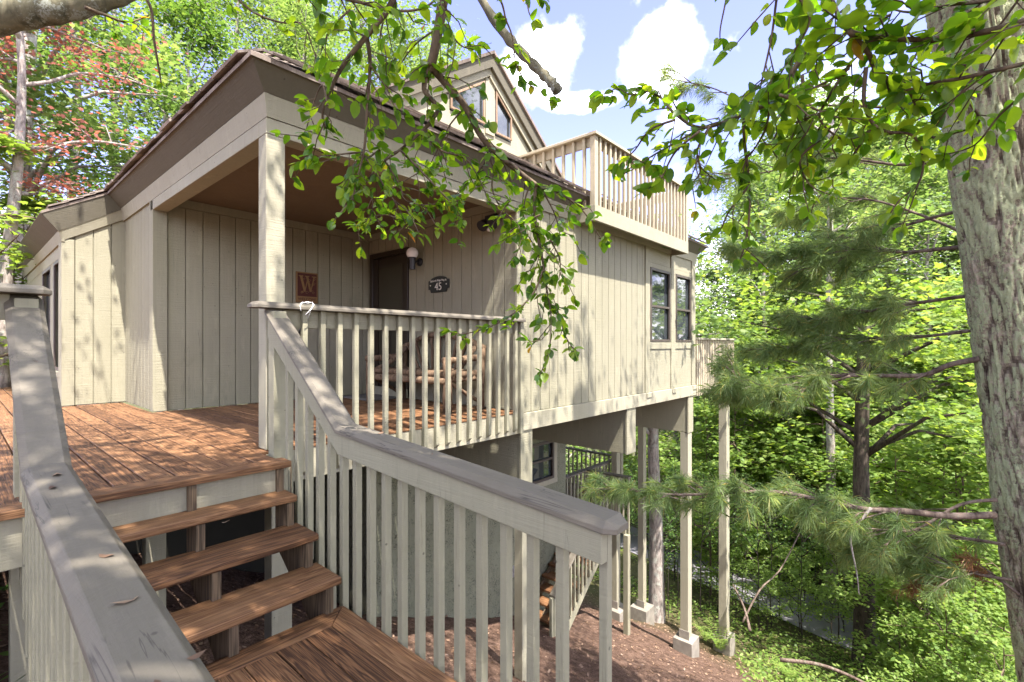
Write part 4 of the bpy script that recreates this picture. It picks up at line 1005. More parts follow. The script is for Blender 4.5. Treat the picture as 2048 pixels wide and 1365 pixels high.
# ------------------------------------------------------------------ the broadleaf tree over the steps: limbs and sprays near the camera
def near_tree():
    T = thing('crabapple_tree', (1.4, -2.6, zg(1.4)), 'broadleaf tree with drooping sprays of oval leaves hanging before the porch', 'tree')
    rng = np.random.default_rng(5); pr = random.Random(3)
    tb = MB(); tb.tube(smooth_path([(1.4, -2.6, -2.1), (1.35, -2.55, 0), (1.5, -2.4, 1.6), (1.4, -2.3, 3.0)], 4), [.26, .22, .21, .2, .19, .19, .18, .18, .17, .17, .16, .16, .15][:13], 14)
    tb.tube(smooth_path([(1.45, -2.35, 2.4), (1.2, -.8, 3.0), (.9, .6, 3.3), (1.0, 1.6, 3.0)], 4), [.13 - .007 * i for i in range(13)], 10)
    tb.tube(smooth_path([(1.45, -2.35, 2.2), (2.2, -1.4, 2.8), (2.4, -.6, 2.5), (2.2, -.35, 2.0)], 4), [.10 - .006 * i for i in range(13)], 10)
    tb.tube(smooth_path([(1.4, -2.3, 2.6), (.3, -1.0, 3.4), (-1.2, 1.2, 3.2), (-.35, 3.6, 2.35)], 4), [.13 - .004 * i for i in range(13)], 10)
    tb.build('trunk', M['bark_limb'], T, smooth=True)
    # thick lichen-covered limb crossing the top left corner
    lb = MB(); P = [at(-160, 62, 2.35), at(-60, 45, 2.4), at(40, 27, 2.45), at(120, 18, 2.5), at(185, 6, 2.55), at(250, -12, 2.6), at(340, -45, 2.7)]
    sp = smooth_path(P, 5); lb.tube([tuple(p) for p in sp], [.088 - .055 * (i / (len(sp) - 1)) ** 1.2 + .004 * math.sin(i * 1.9) for i in range(len(sp))], 16)
    lb.build('limb', M['bark_limb'], T, smooth=True)
    # broken dead stub
    db = MB(); P = [at(930, -60, 2.5), at(985, 35, 2.45), at(1030, 92, 2.42), at(1075, 138, 2.4), at(1104, 166, 2.38), at(1115, 182, 2.37)]
    sp = smooth_path(P, 5); db.tube([tuple(p) for p in sp], [.024 + .005 * math.sin(i * 2.3) * (i > 6) - (.004 if i < 5 else 0) for i in range(len(sp))], 10)
    for k in range(9):
        p = Vector(sp[13 + k]); q = Vector((pr.uniform(-.03, .03), pr.uniform(-.03, .03), pr.uniform(.02, .05))); db.tube([p, p + q], [.004, .001], 4)
    db.build('dead_stub', M['bark_limb'], T, smooth=True)
    GR = []; tw = MB(); LP = []; LD = []; LL = []
    def flush():
        nonlocal tw, LP, LD, LL
        o = tw.build('branch', M['twig'], T, smooth=True); g = link('leaves', near_leaves('leaves', np.array(LP) - np.array(ORG[T.name]), np.array(LD), np.array(LL), M['leaf_near'], rng, .60), o); GR.append(len(LP)); tw = MB(); LP = []; LD = []; LL = []
    def leafat(p, d, L):
        L = L * .80; LP.append(np.array(p)); LD.append(np.array(d)); LL.append(L)
    up = np.array([0, 0, 1.0])
    def cluster(p, d, L, n=5):
        for k in range(n):
            a = pr.uniform(0, 6.28); s = unit(np.cross(d, up + .01)); v = d * pr.uniform(.1, .9) + s * math.cos(a) * pr.uniform(.4, 1) + up * (math.sin(a) * .5 - .2)
            leafat(p + rng.normal(0, .006, 3), v, L * pr.uniform(.7, 1.1))
    each = [False]
    def spray(*a, **k):
        spray_(*a, **k)
        if each[0]: flush()
    def spray_(pts, r0, r1, dens, L, twigs=True, tl=.16, lv0=.0):
        sp = smooth_path([tuple(p) for p in pts], 5); n = len(sp)
        tw.tube([tuple(p) for p in sp], [r0 + (r1 - r0) * (i / (n - 1)) for i in range(n)], 7)
        tot = sum(np.linalg.norm(sp[i + 1] - sp[i]) for i in range(n - 1)); acc = 0; nxt = tot * lv0
        for i in range(n - 1):
            seg = sp[i + 1] - sp[i]; l = np.linalg.norm(seg); d = seg / max(l, 1e-6)
            while acc + l > nxt:
                p = sp[i] + d * (nxt - acc); nxt += pr.uniform(.6, 1.4) / (dens * 2.6)
                if twigs and pr.random() < .62:
                    a = pr.uniform(0, 6.28); s = unit(np.cross(d, up + .013)); v = unit(d * pr.uniform(.2, .9) + s * math.cos(a) + np.array([0, 0, pr.uniform(-.75, .35)]))
                    ln = tl * pr.uniform(.35, 1.25); q = p + v * ln * .5 + rng.normal(0, .012, 3); e = p + v * ln + np.array([0, 0, -.18 * ln]) + rng.normal(0, .012, 3)
                    tw.tube([tuple(p), tuple(q), tuple(e)], [min(r1 * .9, .0032), .0022, .0012], 5)
                    m = max(2, int(ln / .032))
                    for j in range(m):
                        t = (j + .6) / m; b = q + (e - q) * (t * 2 - 1) if t > .5 else p + (q - p) * t * 2
                        sd_ = unit(np.cross(v, up + .01)) * (1 if j % 2 else -1)
                        leafat(b, unit(v * .6 + sd_ * pr.uniform(.5, 1) + np.array([0, 0, pr.uniform(-.45, .3)])), L * pr.uniform(.65, 1.1))
                    cluster(e, v, L, 3)
                else: cluster(p, d, L * .95, pr.choice((2, 3, 4, 5)))
            acc += l
        cluster(sp[-1], unit(sp[-1] - sp[-2]), L, 4)
    def pl(d0, d1, *px):
        n = len(px); return [np.array(at(x, y, d0 + (d1 - d0) * i / max(n - 1, 1))) for i, (x, y) in enumerate(px)]
    # centre branch
    spray(pl(1.75, 1.85, (905, -60), (886, 0), (880, 40), (870, 95), (862, 132)), .021, .017, 7, .075, True, .14)
    spray(pl(1.85, 2.05, (862, 132), (885, 160), (930, 212), (962, 272), (1000, 312), (1040, 346), (1075, 372)), .015, .010, 8, .068, True, .13)
    spray(pl(2.05, 2.1, (1075, 372), (1110, 382), (1140, 400), (1168, 424), (1190, 460), (1206, 484)), .006, .002, 9, .062, True, .09)
    spray(pl(2.05, 2.15, (1072, 372), (1069, 410), (1073, 455), (1085, 520), (1092, 570), (1102, 630), (1100, 700)), .008, .0025, 16, .060, True, .17)
    spray(pl(2.1, 2.15, (1086, 540), (1068, 585), (1030, 625), (985, 652), (930, 668), (900, 665)), .005, .0018, 12, .058, True, .10, .15)
    spray(pl(2.15, 2.15, (1096, 600), (1120, 640), (1130, 670), (1150, 705)), .004, .0015, 12, .056, True, .09)
    spray(pl(2.05, 2.1, (1060, 372), (1050, 400), (1046, 440), (1042, 480), (1030, 520)), .004, .0015, 11, .055, True, .11, .2)
    spray(pl(2.0, 2.1, (960, 270), (985, 330), (985, 380), (1005, 420), (1040, 450), (1075, 470)), .005, .0018, 11, .057, True, .12)
    spray(pl(1.85, 1.95, (862, 132), (848, 178), (875, 215), (860, 245), (838, 268), (800, 300), (760, 330), (722, 378)), .011, .003, 10, .062, True, .13)
    spray(pl(1.9, 2.0, (845, 262), (880, 300), (930, 318), (955, 352), (975, 395)), .005, .0018, 12, .058, True, .13)
    spray(pl(1.9, 2.0, (800, 300), (840, 340), (870, 372), (905, 410), (925, 440)), .005, .0018, 13, .056, True, .12)
    spray(pl(1.95, 2.0, (770, 322), (800, 372), (810, 400), (845, 410), (872, 408)), .004, .0015, 10, .056, True, .12)
    for q in (((905, 350), (870, 330), (830, 350), (780, 380)), ((850, 420), (810, 440), (770, 430), (730, 440)), ((930, 215), (900, 250), (880, 290), (860, 330)), ((985, 300), (960, 340), (930, 370), (900, 400)), ((1020, 400), (1000, 430), (985, 450)), ((1090, 390), (1110, 430), (1120, 470)), ((1100, 480), (1120, 520), (1118, 560)), ((1080, 430), (1040, 450), (1010, 470))):
        d0 = pr.uniform(1.9, 2.1); spray(pl(d0, d0 + .1, *q), .004, .0016, 9, .060, True, .11)
    flush()
    # left-hand spray
    spray(pl(1.6, 1.75, (800, -50), (780, 12), (735, 70), (690, 125), (660, 182), (645, 228), (652, 258)), .012, .003, 8, .070, True, .13)
    spray(pl(1.7, 1.85, (733, 72), (740, 125), (735, 205), (728, 300), (712, 365), (704, 412)), .008, .002, 9, .064, True, .13)
    spray(pl(1.8, 1.9, (727, 305), (690, 308), (645, 314), (610, 322), (595, 325)), .004, .0015, 12, .060, True, .09)
    spray(pl(1.8, 1.9, (727, 310), (755, 350), (780, 392), (812, 420), (835, 432)), .004, .0015, 13, .055, True, .12)
    spray(pl(1.8, 1.95, (712, 360), (745, 400), (735, 440), (712, 452)), .003, .0015, 11, .052, True, .09)
    spray(pl(1.65, 1.8, (655, 212), (645, 170), (628, 205), (612, 262)), .004, .0015, 6, .062, True, .08)
    flush()
    for q in (((700, 20), (660, 60), (640, 110)), ((770, 30), (760, 80), (770, 130)), ((740, 130), (770, 170), (800, 190)), ((870, 60), (830, 90), (800, 130)), ((890, 50), (920, 90), (950, 100)), ((760, 300), (720, 330), (690, 370))):
        d0 = pr.uniform(1.65, 1.85); spray(pl(d0, d0 + .1, *q), .004, .0016, 9, .066, True, .12)
    # leaves across the top edge
    each[0] = True
    spray(pl(1.4, 1.6, (560, -40), (640, -15), (720, 5), (790, 22), (850, 15), (890, -20)), .006, .003, 11, 0.0605, True, .14)
    spray(pl(1.6, 1.7, (960, -40), (1000, 0), (1012, 40), (1024, 72), (1030, 120), (1040, 160)), .004, .0018, 6, 0.0605, True, .05)
    spray(pl(1.7, 1.75, (1033, 128), (1045, 155), (1062, 172), (1085, 185), (1105, 203)), .003, .0012, 6, 0.0521, False)
    spray(pl(1.45, 1.5, (1030, -40), (1060, -15), (1085, 2)), .004, .002, 9, 0.0546, True, .08); spray(pl(1.6, 1.6, (1052, -10), (1058, 25), (1068, 46)), .003, .0012, 2, .06, False)
    spray(pl(2.2, 2.4, (260, -40), (300, 12), (308, 80), (318, 140), (322, 165)), .008, .003, .8, .05, False)
    spray(pl(2.1, 2.3, (440, -40), (500, 20), (560, 45), (605, 48), (625, 95), (640, 140)), .006, .002, 5, .055, True, .12)
    spray(pl(2.4, 2.6, (170, 15), (210, 30), (255, 45), (300, 30)), .009, .003, 7, .06, True, .12, .3)
    each[0] = False
    # right-hand spray, close to the camera
    spray(pl(1.15, 1.35, (2110, 30), (2048, 44), (1959, 66), (1849, 79), (1765, 76)), .010, .006, 11.8, 0.0739, True, .15)
    spray(pl(1.35, 1.45, (1765, 76), (1695, 60), (1666, 5), (1650, -40)), .007, .005, 11.8, 0.0714, True, .14)
    spray(pl(1.35, 1.5, (1697, 62), (1736, 106), (1754, 143), (1813, 179), (1830, 210)), .008, .003, 12.6, 0.0672, True, .15)
    spray(pl(1.5, 1.75, (1610, 105), (1567, 172), (1538, 205), (1483, 231), (1402, 256), (1350, 228), (1322, 196), (1296, 183)), .009, .003, 11.8, 0.0605, True, .13)
    spray(pl(1.62, 1.8, (1440, 245), (1402, 258), (1340, 292), (1300, 315), (1262, 342)), .005, .002, 11.8, 0.0571, True, .11)
    spray(pl(1.7, 1.8, (1296, 183), (1262, 190), (1235, 178), (1205, 190)), .003, .0012, 13, .06, True, .07)
    spray(pl(1.55, 1.75, (1487, 234), (1490, 293), (1498, 366), (1498, 440), (1488, 495), (1480, 520)), .006, .002, 11.8, 0.0554, True, .13)
    spray(pl(1.45, 1.6, (1604, 150), (1611, 238), (1604, 293), (1593, 352)), .005, .002, 11.8, 0.0605, True, .12)
    spray(pl(1.4, 1.6, (1732, 135), (1728, 205), (1747, 249), (1776, 264), (1824, 271), (1846, 311), (1838, 365), (1800, 400), (1780, 428)), .006, .002, 9, 0.0588, True, .13)
    spray(pl(1.4, 1.6, (1846, 168), (1904, 179), (1960, 240), (1900, 270), (1850, 275)), .005, .002, 10, 0.0622, True, .13)
    spray(pl(1.25, 1.4, (2100, 120), (2048, 128), (1923, 157), (1871, 165), (1800, 185)), .007, .003, 10.8, 0.0689, True, .14)
    spray(pl(1.3, 1.45, (1560, -40), (1553, 0), (1542, 81), (1523, 165), (1516, 205)), .004, .002, 10, 0.0689, True, .09)
    spray(pl(1.35, 1.4, (1455, -30), (1452, 0), (1441, 55), (1440, 80)), .003, .0015, 3.5, 0.0655, False)
    spray(pl(1.3, 1.4, (1640, -60), (1600, -10), (1620, 40), (1590, 100), (1560, 150)), .005, .002, 11.8, 0.0714, True, .13)
    spray(pl(1.2, 1.35, (2080, -40), (1980, 0), (1900, 10), (1820, 25), (1760, 10)), .006, .002, 13.6, 0.0739, True, .14)
    spray(pl(1.4, 1.6, (1700, 130), (1660, 190), (1640, 240), (1690, 280), (1740, 262)), .005, .002, 10.8, 0.0588, True, .13)
    spray(pl(1.6, 1.7, (1620, 235), (1560, 260), (1545, 300), (1570, 330)), .004, .0015, 10, 0.0538, True, .10)
    spray(pl(1.5, 1.7, (1420, 252), (1395, 300), (1400, 345), (1378, 372)), .004, .0015, 10, 0.0521, True, .09)
    for q in (((1700, 10), (1640, 60), (1600, 120), (1580, 170)), ((1850, 80), (1820, 130), (1780, 200), (1760, 240)), ((1690, 150), (1640, 170), (1590, 200), (1540, 250)), ((1920, 160), (1880, 215), (1820, 250), (1790, 300)), ((1980, 60), (1940, 120), (1880, 150), (1840, 190)), ((2060, 180), (2000, 230), (1950, 290), (1890, 310)), ((1540, 215), (1530, 260), (1500, 310), (1470, 330)), ((1640, 280), (1600, 320), (1620, 370), (1660, 390)), ((1740, 260), (1700, 320), (1680, 350), (1650, 345)), ((1400, 262), (1350, 305), (1320, 360), (1290, 380)), ((1350, 240), (1300, 260), (1270, 300), (1240, 330)), ((2050, -20), (2000, 50), (1960, 90), (1900, 110)), ((1780, 30), (1740, 60), (1690, 110), (1650, 120)), ((1500, 370), (1460, 420), (1440, 460), (1420, 470)), ((1560, 190), (1610, 210), (1660, 230), (1700, 240))):
        d0 = pr.uniform(1.25, 1.6); spray(pl(d0, d0 + .2, *q), .004, .0016, 9, 0.0622, True, .12)
    flush(); print('near leaves', GR)
    # the crown overhead (above the picture), which shades the steps and the porch front
    n = 0; C = []; rr = np.random.default_rng(21)
    while len(C) < 250:
        x, y = rr.uniform(-4, 8.2), rr.uniform(-4.5, 4.2); z = rr.uniform(4.6, 7.4)
        d = x * FW.x + y * FW.y
        if d > (z - EYE - .5) / .78: continue
        if y > 3.0 - .12 * x and x < 2.5: continue
        if x >= 4.3 and y > .5: continue
        if x >= 2.5 and y > 2.1: continue
        if .2 < x < 2.6 and -3.2 < y < -.6: continue
        if x > 6.2 and y < -.2: continue
        C.append((x, y, z))
    C += [(rr.uniform(-1.0, .65), rr.uniform(-2.4, .5), rr.uniform(4.8, 6.2)) for _ in range(30)]
    C += [(rr.uniform(-.65, .6), rr.uniform(-.3, .6), rr.uniform(5.0, 6.0)) for _ in range(26)]
    C += [(rr.uniform(-.4, 1.3), rr.uniform(4.4, 5.7), rr.uniform(5.6, 6.4)) for _ in range(3)]
    C = np.array(C); k = 19500; idx = rr.integers(0, len(C), k); P = C[idx] + rr.normal(0, 1, (k, 3)) * np.array([.34, .34, .16])
    dd = P[:, 0] * FW.x + P[:, 1] * FW.y; P = P[dd < (P[:, 2] - EYE - .25) / .74]
    link('crown', flat_leaves('crown', P - np.array(ORG[T.name]), .085, M['leaf_near'], rr, OVAL, .2, .5, None, .2), T)
    cb = MB()
    for c in C[::2]:
        h = Vector((1.3, -1.2, 3.2)).lerp(Vector(c), .55); cb.tube([(1.35 + rr.normal(0, .1), -2.2, 2.7 + rr.uniform(0, .3)), tuple(h + Vector((0, 0, .4))), tuple(c)], [.04, .02, .006], 5)
    cb.build('branches', M['bark_limb'], T)
near_tree()

# ------------------------------------------------------------------ white pine at the right: trunk, boughs, needles
def tufts(P, D, L, n, w, m, rng, name='needles'):
    """needle tufts: n thin needles spraying forward from each point"""
    k = len(P); P = np.repeat(P, n, 0); D = unit(np.repeat(D, n, 0)); Q = rng.normal(0, 1, (k * n, 3)); Q[:, 2] -= .15
    V = unit(D * rng.uniform(.15, 1.0, (k * n, 1)) + unit(Q) * .85); ln = L * rng.uniform(.7, 1.15, (k * n, 1))
    P = P + D * rng.uniform(-.05, .03, (k * n, 1)); S = unit(np.cross(V, rng.normal(0, 1, (k * n, 3)))) * w
    mid = P + V * ln * .55 + np.array([0, 0, -.008]); T = P + V * ln + np.array([0, 0, -.03]) * (ln / .1)
    Vv = np.stack([P - S * .7, P + S * .7, mid + S, T, mid - S], 1).reshape(-1, 3)
    r = np.repeat(rng.uniform(0, 1, k), n) * .55 + rng.uniform(0, .38, k * n)
    r = np.where(rng.uniform(0, 1, k * n) > .965, 1.0, r)
    return np_mesh(name, Vv, 5, m, r)
def pine():
    T = thing('white_pine_tree', (5.5, -.98, zg(5.5)), 'big white pine with lichen-covered trunk at the right edge and long drooping needle boughs', 'tree')
    rng = np.random.default_rng(31); pr = random.Random(9); org = np.array(ORG[T.name])
    # trunk: fine furrowed surface
    nz, na = 420, 200
    def axis(t):     # lean up to the left as photographed
        a = np.array([5.52, -1.00, -3.9]); b = np.array([4.93, -.33, 2.13]); return a + (b - a) * t
    V = []; CR = []
    for i in range(nz + 1):
        t = i / nz * 1.75 - .02; c = axis(t); r = .325 - .045 * t + .10 * math.exp(-max(t, 0) * 9); z = c[2]
        for j in range(na):
            a = 2 * math.pi * j / na
            w = mnoise.noise(Vector((math.cos(a) * 2.2, math.sin(a) * 2.2, z * 1.6))) * .9
            p = Vector((math.cos(a) * 5.6 + w * .5, math.sin(a) * 5.6 + w * .5, z * 2.5))
            d = abs(mnoise.noise(p)); d = min(d, abs(mnoise.noise(p * 2.1 + Vector((7, 1, 3)))) * 1.5)
            f = min(1.0, d * 5.5)
            rr = r - .022 * (1 - f) ** 1.4 + .011 * mnoise.noise(Vector((math.cos(a) * 22, math.sin(a) * 22, z * 9))) + .02 * mnoise.noise(Vector((math.cos(a) * 2, math.sin(a) * 2, z * .9)))
            V.append((c[0] + math.cos(a) * rr, c[1] + math.sin(a) * rr, z)); CR.append(f)
    V = np.array(V) - org; CR = np.array(CR)
    ii, jj = np.meshgrid(np.arange(nz), np.arange(na), indexing='ij'); a = ii * na + jj; b = ii * na + (jj + 1) % na
    F = np.stack([a, b, b + na, a + na], -1).reshape(-1, 4)
    link('trunk', np_mesh_idx('trunk', V, F, M['bark_pine'], CR[F].mean(1)), T)
    bb = MB(); NP = []; ND = []; DP = []; DD = []
    def bough(px, d0, d1, r0, dens=1.0, sub=True, dead=False, spreadv=.35, tl=.45):
        n = len(px); pts = [np.array(at(x, y, d0 + (d1 - d0) * i / max(n - 1, 1))) for i, (x, y) in enumerate(px)]
        sp = smooth_path(pts, 5); m = len(sp); r0 = r0 * .68; bb.tube([tuple(p) for p in sp], [r0 * (1 - .88 * i / (m - 1)) + .0025 for i in range(m)], 7)
        LPx, LDx = (DP, DD) if dead else (NP, ND)
        for i in range(2, m):
            t = i / (m - 1); d = unit(sp[i] - sp[i - 1]); 
            if t < .22 and not dead: continue
            for s in range(int(.95 * dens + pr.random())):
                a = pr.uniform(-1, 1); sd_ = unit(np.cross(d, np.array([0, 0, 1.0]))) * pr.choice((-1, 1))
                v = unit(d * pr.uniform(.35, 1.0) + sd_ * pr.uniform(.3, 1.0) + np.array([0, 0, pr.uniform(-spreadv, spreadv * .8)]))
                ln = tl * pr.uniform(.4, 1.2) * (1.15 - .55 * t); p = sp[i] + rng.normal(0, .01, 3); q = p + v * ln * .55 + np.array([0, 0, .02]); e = p + v * ln + np.array([0, 0, -.02])
                bb.tube([tuple(p), tuple(q), tuple(e)], [.006, .004, .002], 5)
                for u in (.5, .68, .84, 1.0):
                    c = p + (e - p) * u; LPx.append(c + rng.normal(0, .015, 3)); LDx.append(unit(v + rng.normal(0, .25, 3)))
                for w_ in range(2):
                    v2 = unit(v + sd_ * pr.uniform(-.9, .9) + np.array([0, 0, pr.uniform(-.3, .3)])); g = q + v2 * ln * .4
                    bb.tube([tuple(q), tuple(g)], [.003, .0015], 4)
                    for u in (.6, 1.0): LPx.append(q + (g - q) * u); LDx.append(v2)
        LPx.append(sp[-1]); LDx.append(unit(sp[-1] - sp[-3]))
    bough([(1990, 1030), (1900, 1032), (1800, 1022), (1740, 1020), (1660, 1005), (1560, 985), (1460, 985), (1370, 990), (1290, 985), (1215, 975)], 3.5, 4.0, .035, 1.1, tl=.40)
    bough([(1960, 718), (1900, 730), (1850, 750), (1790, 752), (1700, 752), (1620, 760), (1560, 775), (1500, 775), (1460, 740)], 3.6, 4.6, .03, 1.3, tl=.5)
    bough([(1700, 752), (1650, 770), (1580, 778), (1520, 778), (1475, 785)], 4.0, 4.4, .012, 1.2, tl=.4)
    bough([(1945, 492), (1870, 500), (1800, 505), (1720, 498), (1640, 510), (1560, 520), (1480, 505)], 3.7, 4.8, .022, 1.4, tl=.55)
    bough([(1930, 420), (1850, 440), (1760, 470), (1680, 520), (1600, 540)], 3.7, 4.5, .018, 1.0, tl=.5)
    bough([(1955, 590), (1880, 600), (1800, 612), (1730, 625), (1660, 640), (1600, 640)], 3.7, 4.6, .02, 1.5, tl=.5)
    bough([(1995, 1000), (1920, 1010), (1830, 1060), (1760, 1060), (1700, 1075), (1640, 1040)], 3.5, 4.1, .016, 1.2, tl=.42)
    bough([(2010, 1090), (1950, 1080), (1880, 1075), (1800, 1110), (1720, 1095)], 3.5, 4.2, .016, 1.1, tl=.42)
    bough([(2025, 1160), (1960, 1150), (1900, 1130), (1830, 1120), (1780, 1105)], 3.5, 4.0, .014, 1.0, tl=.4)
    bough([(2040, 1190), (1980, 1150), (1920, 1150), (1860, 1165), (1800, 1180)], 3.5, 4.0, .014, .3, dead=True, tl=.4)
    bough([(1905, 320), (1800, 330), (1700, 320), (1600, 330), (1500, 350), (1420, 345)], 3.9, 5.2, .018, 1.0, tl=.55)
    bough([(1890, 230), (1760, 215), (1620, 210), (1500, 205), (1420, 175), (1350, 160)], 4.2, 5.2, .016, .45, tl=.40)
    bough([(1935, 470), (1840, 430), (1740, 400), (1650, 400), (1580, 430)], 3.9, 4.8, .016, 1.0, tl=.5)
    bough([(1960, 660), (1880, 670), (1780, 680), (1690, 672), (1600, 690), (1520, 705)], 3.7, 4.9, .018, 1.2, tl=.5)
    bb.build('boughs', M['bark_bough'], T, smooth=True)
    P, D = np.array(NP) - org, np.array(ND); print('tufts', len(P))
    link('needles', tufts(P, D, .120, 34, .0014, M['needle'], rng), T)
    link('dead_needles', tufts(np.array(DP) - org, np.array(DD), .095, 26, .0016, M['needle_dead'], rng, 'dead_needles'), T)
    # dead hanging twig
    h = MB(); h.tube(smooth_path([tuple(at(1742, 1016, 3.6)), tuple(at(1720, 1045, 3.6)), tuple(at(1702, 1075, 3.6)), tuple(at(1704, 1100, 3.62)), tuple(at(1714, 1150, 3.65)), tuple(at(1718, 1190, 3.7))], 5), [.011 - .0003 * i for i in range(26)], 7); h.build('hanging_twig', M['bark_grey'], T, smooth=True)
pine()
# ------------------------------------------------------------------ woods
def woods():
    pr = random.Random(17)
    pa = tree_proto('maple_tree', 101, 15, .20, .22, 4.3, 12000, .16, M['leaf_a'], M['bark_grey'], MAPLE, 20, .55, flat=.10)
    pb = tree_proto('hardwood_tree', 102, 17, .19, .28, 4.2, 11500, .15, M['leaf_b'], M['bark_grey'], OVAL, 20, .75, gap=1.8)
    pc = tree_proto('hardwood_tree', 103, 15, .17, .15, 4.0, 12000, .15, M['leaf_b'], M['bark_dark'], MAPLE, 20, .45, flat=.09, gap=1.4)
    pk = tree_proto('leafy_tree', 121, 14, .14, .10, 4.6, 15000, .17, M['leaf_c'], M['bark_grey'], MAPLE, 26, .35, flat=.07, gap=1.5, tilt=.4, sub=6)
    pd = tree_proto('maple_sapling', 104, 5.5, .045, .30, 2.0, 2600, .125, M['leaf_c'], M['twig'], MAPLE, 14, .3, flat=.06, tilt=.3, sub=4)
    pe = tree_proto('hardwood_sapling', 105, 4.0, .03, .25, 1.5, 1500, .115, M['leaf_c'], M['bark_dark'], OVAL, 11, .4, flat=.08, sub=4)
    pf = tree_proto('red_maple_tree', 106, 11, .12, .34, 2.3, 4800, .085, M['leaf_red'], M['bark_grey'], MAPLE, 18, .5, flat=.09)
    pg = tree_proto('undergrowth_shrub', 107, 1.5, .02, .05, 1.0, 1100, .10, M['leaf_c'], M['twig'], OVAL, 12, .5, flat=.10, tilt=.35, sub=4)
    ph = tree_proto('bare_sapling', 108, 5.0, .022, .55, .9, 260, .10, M['leaf_a'], M['bark_dark'], OVAL, 8, .7, lean=.03, sub=3)
    pt = tree_proto('hardwood_tree', 111, 27, .26, .30, 5.6, 12500, .17, M['leaf_b'], M['bark_grey'], OVAL, 26, .7, gap=1.6)
    pm = tree_proto('maple_tree', 112, 25, .26, .25, 5.6, 11000, .18, M['leaf_a'], M['bark_grey'], MAPLE, 26, .5, flat=.09, gap=1.2)
    gb, gr, gs, gu = 'trees in the wood behind the house', 'trees in the wood down the slope', 'leafy saplings down the slope', 'shrubs in the undergrowth'
    def T(proto, px, d, sc, label, group=None, cat='tree', rz=None, dz=0.0):
        x, y = plan(px, d); o = put(proto, x, y, pr.uniform(0, 6.28) if rz is None else rz, sc, label, group, cat); o.location.z += dz; return o
    # left: trunk close behind the wing, red maple, and the wood behind the house
    T(pf, 5, 8.4, .92, 'red-leaved maple at the upper left under the mossy limb', None, 'tree', .4, 2.0)
    for px, d, sc, p in ((-160, 14, .85, pm), (130, 17, .85, pm), (230, 22, 1.0, pt), (-30, 22, 1.0, pt), (330, 27, 1.15, pt), (350, 19, .80, pm), (470, 24, 1.05, pt), (560, 29, 1.2, pt), (650, 25, 1.05, pm), (720, 30, 1.25, pt), (800, 27, 1.08, pt), (880, 33, 1.2, pt), (600, 20, .8, pt), (940, 36, 1.12, pt)):
        T(p, px, d, sc, 'pale green airy hardwood rising behind the house roof' if p is pt else 'dense bright maple in the wood behind the left side of the roof', gb)
    for px, d, sc in ((40, 9, .9), (-60, 8, 1.0), (150, 13, 1.2)): T(pd, px, d, sc, 'leafy maple sapling growing low behind the left wing window', 'saplings behind the wing', 'sapling', None, .6)
    # right: tops beyond the balcony, then the wood down the slope
    for px, d, sc, p in ((1085, 30, 1.06, pb), (1180, 27, 1.06, pb), (1270, 32, 1.2, pb), (1350, 26, 1.0, pb), (1130, 38, 1.3, pb), (1230, 36, 1.25, pb), (1410, 34, 1.1, pb)):
        T(p, px, d, sc, 'airy pale green tree top seen beyond the roof balcony railing', 'tree tops beyond the balcony')
    for px, d, sc, p in ((1445, 32, .60, pb), (1540, 23, 1.15, pb), (1640, 25, 1.3, pb), (1600, 30, 1.45, pb), (1760, 22, 1.3, pb), (1850, 20, 1.1, pb), (1960, 24, 1.35, pb), (2120, 22, 1.2, pc), (1700, 34, 1.5, pb), (1850, 30, 1.5, pb), (1540, 40, 1.2, pc), (1400, 42, .66, pb), (1485, 50, .9, pb), (1620, 46, 1.2, pc), (1990, 32, 1.5, pb), (1300, 40, .7, pc), (1220, 34, .62, pb), (1150, 32, .7, pc), (1760, 47, 1.4, pb), (2120, 26, 1.5, pb), (1690, 26, 1.2, pc), (1500, 27, .95, pb), (1900, 26, 1.3, pc), (1500, 33, 1.45, pb), (1580, 30, 1.6, pb), (1680, 28, 1.6, pb), (1780, 31, 1.7, pb), (1880, 29, 1.6, pb), (1640, 36, 1.8, pc)):
        T(p, px, d, sc, {'maple_tree': 'leafy maple in the wood down the slope beyond the stilts'}.get(p.name.split('.')[0], 'pale hardwood in the wood down the slope beyond the stilts') if p is not pc else 'dark-barked yellow-green tree in the wood down the slope', gr)
    for px, d, sc in ((1500, 24, .95), (1590, 20, .85), (1670, 23, 1.05), (1760, 20, .9), (1850, 22, 1.05), (1950, 19, .9), (1430, 29, .9), (1560, 29, 1.1), (1720, 30, 1.2), (1340, 30, .8), (2050, 22, 1.1)):
        T(pk, px, d, sc, 'bright tree leafy down to the ground on the far side of the road', 'leafy trees across the road')
    for px, d, sc, p in ((1545, 30, 1.05, pt), (1640, 33, 1.25, pt), (1730, 29, 1.1, pm), (1830, 32, 1.25, pt), (1930, 28, 1.1, pt), (1475, 38, 1.05, pt)):
        T(p, px, d, sc, 'tall pale tree rising behind the pine boughs at the upper right', 'tall trees at the upper right')
    for x, y, sc, p in ((27, -13, 1.3, pb), (34, -8, 1.4, pk), (24, -20, 1.3, pm), (40, -16, 1.4, pb)):
        put(p, x, y, pr.uniform(0, 6), sc, 'leafy tree on the slope to the right of the big pine', 'trees right of the pine')
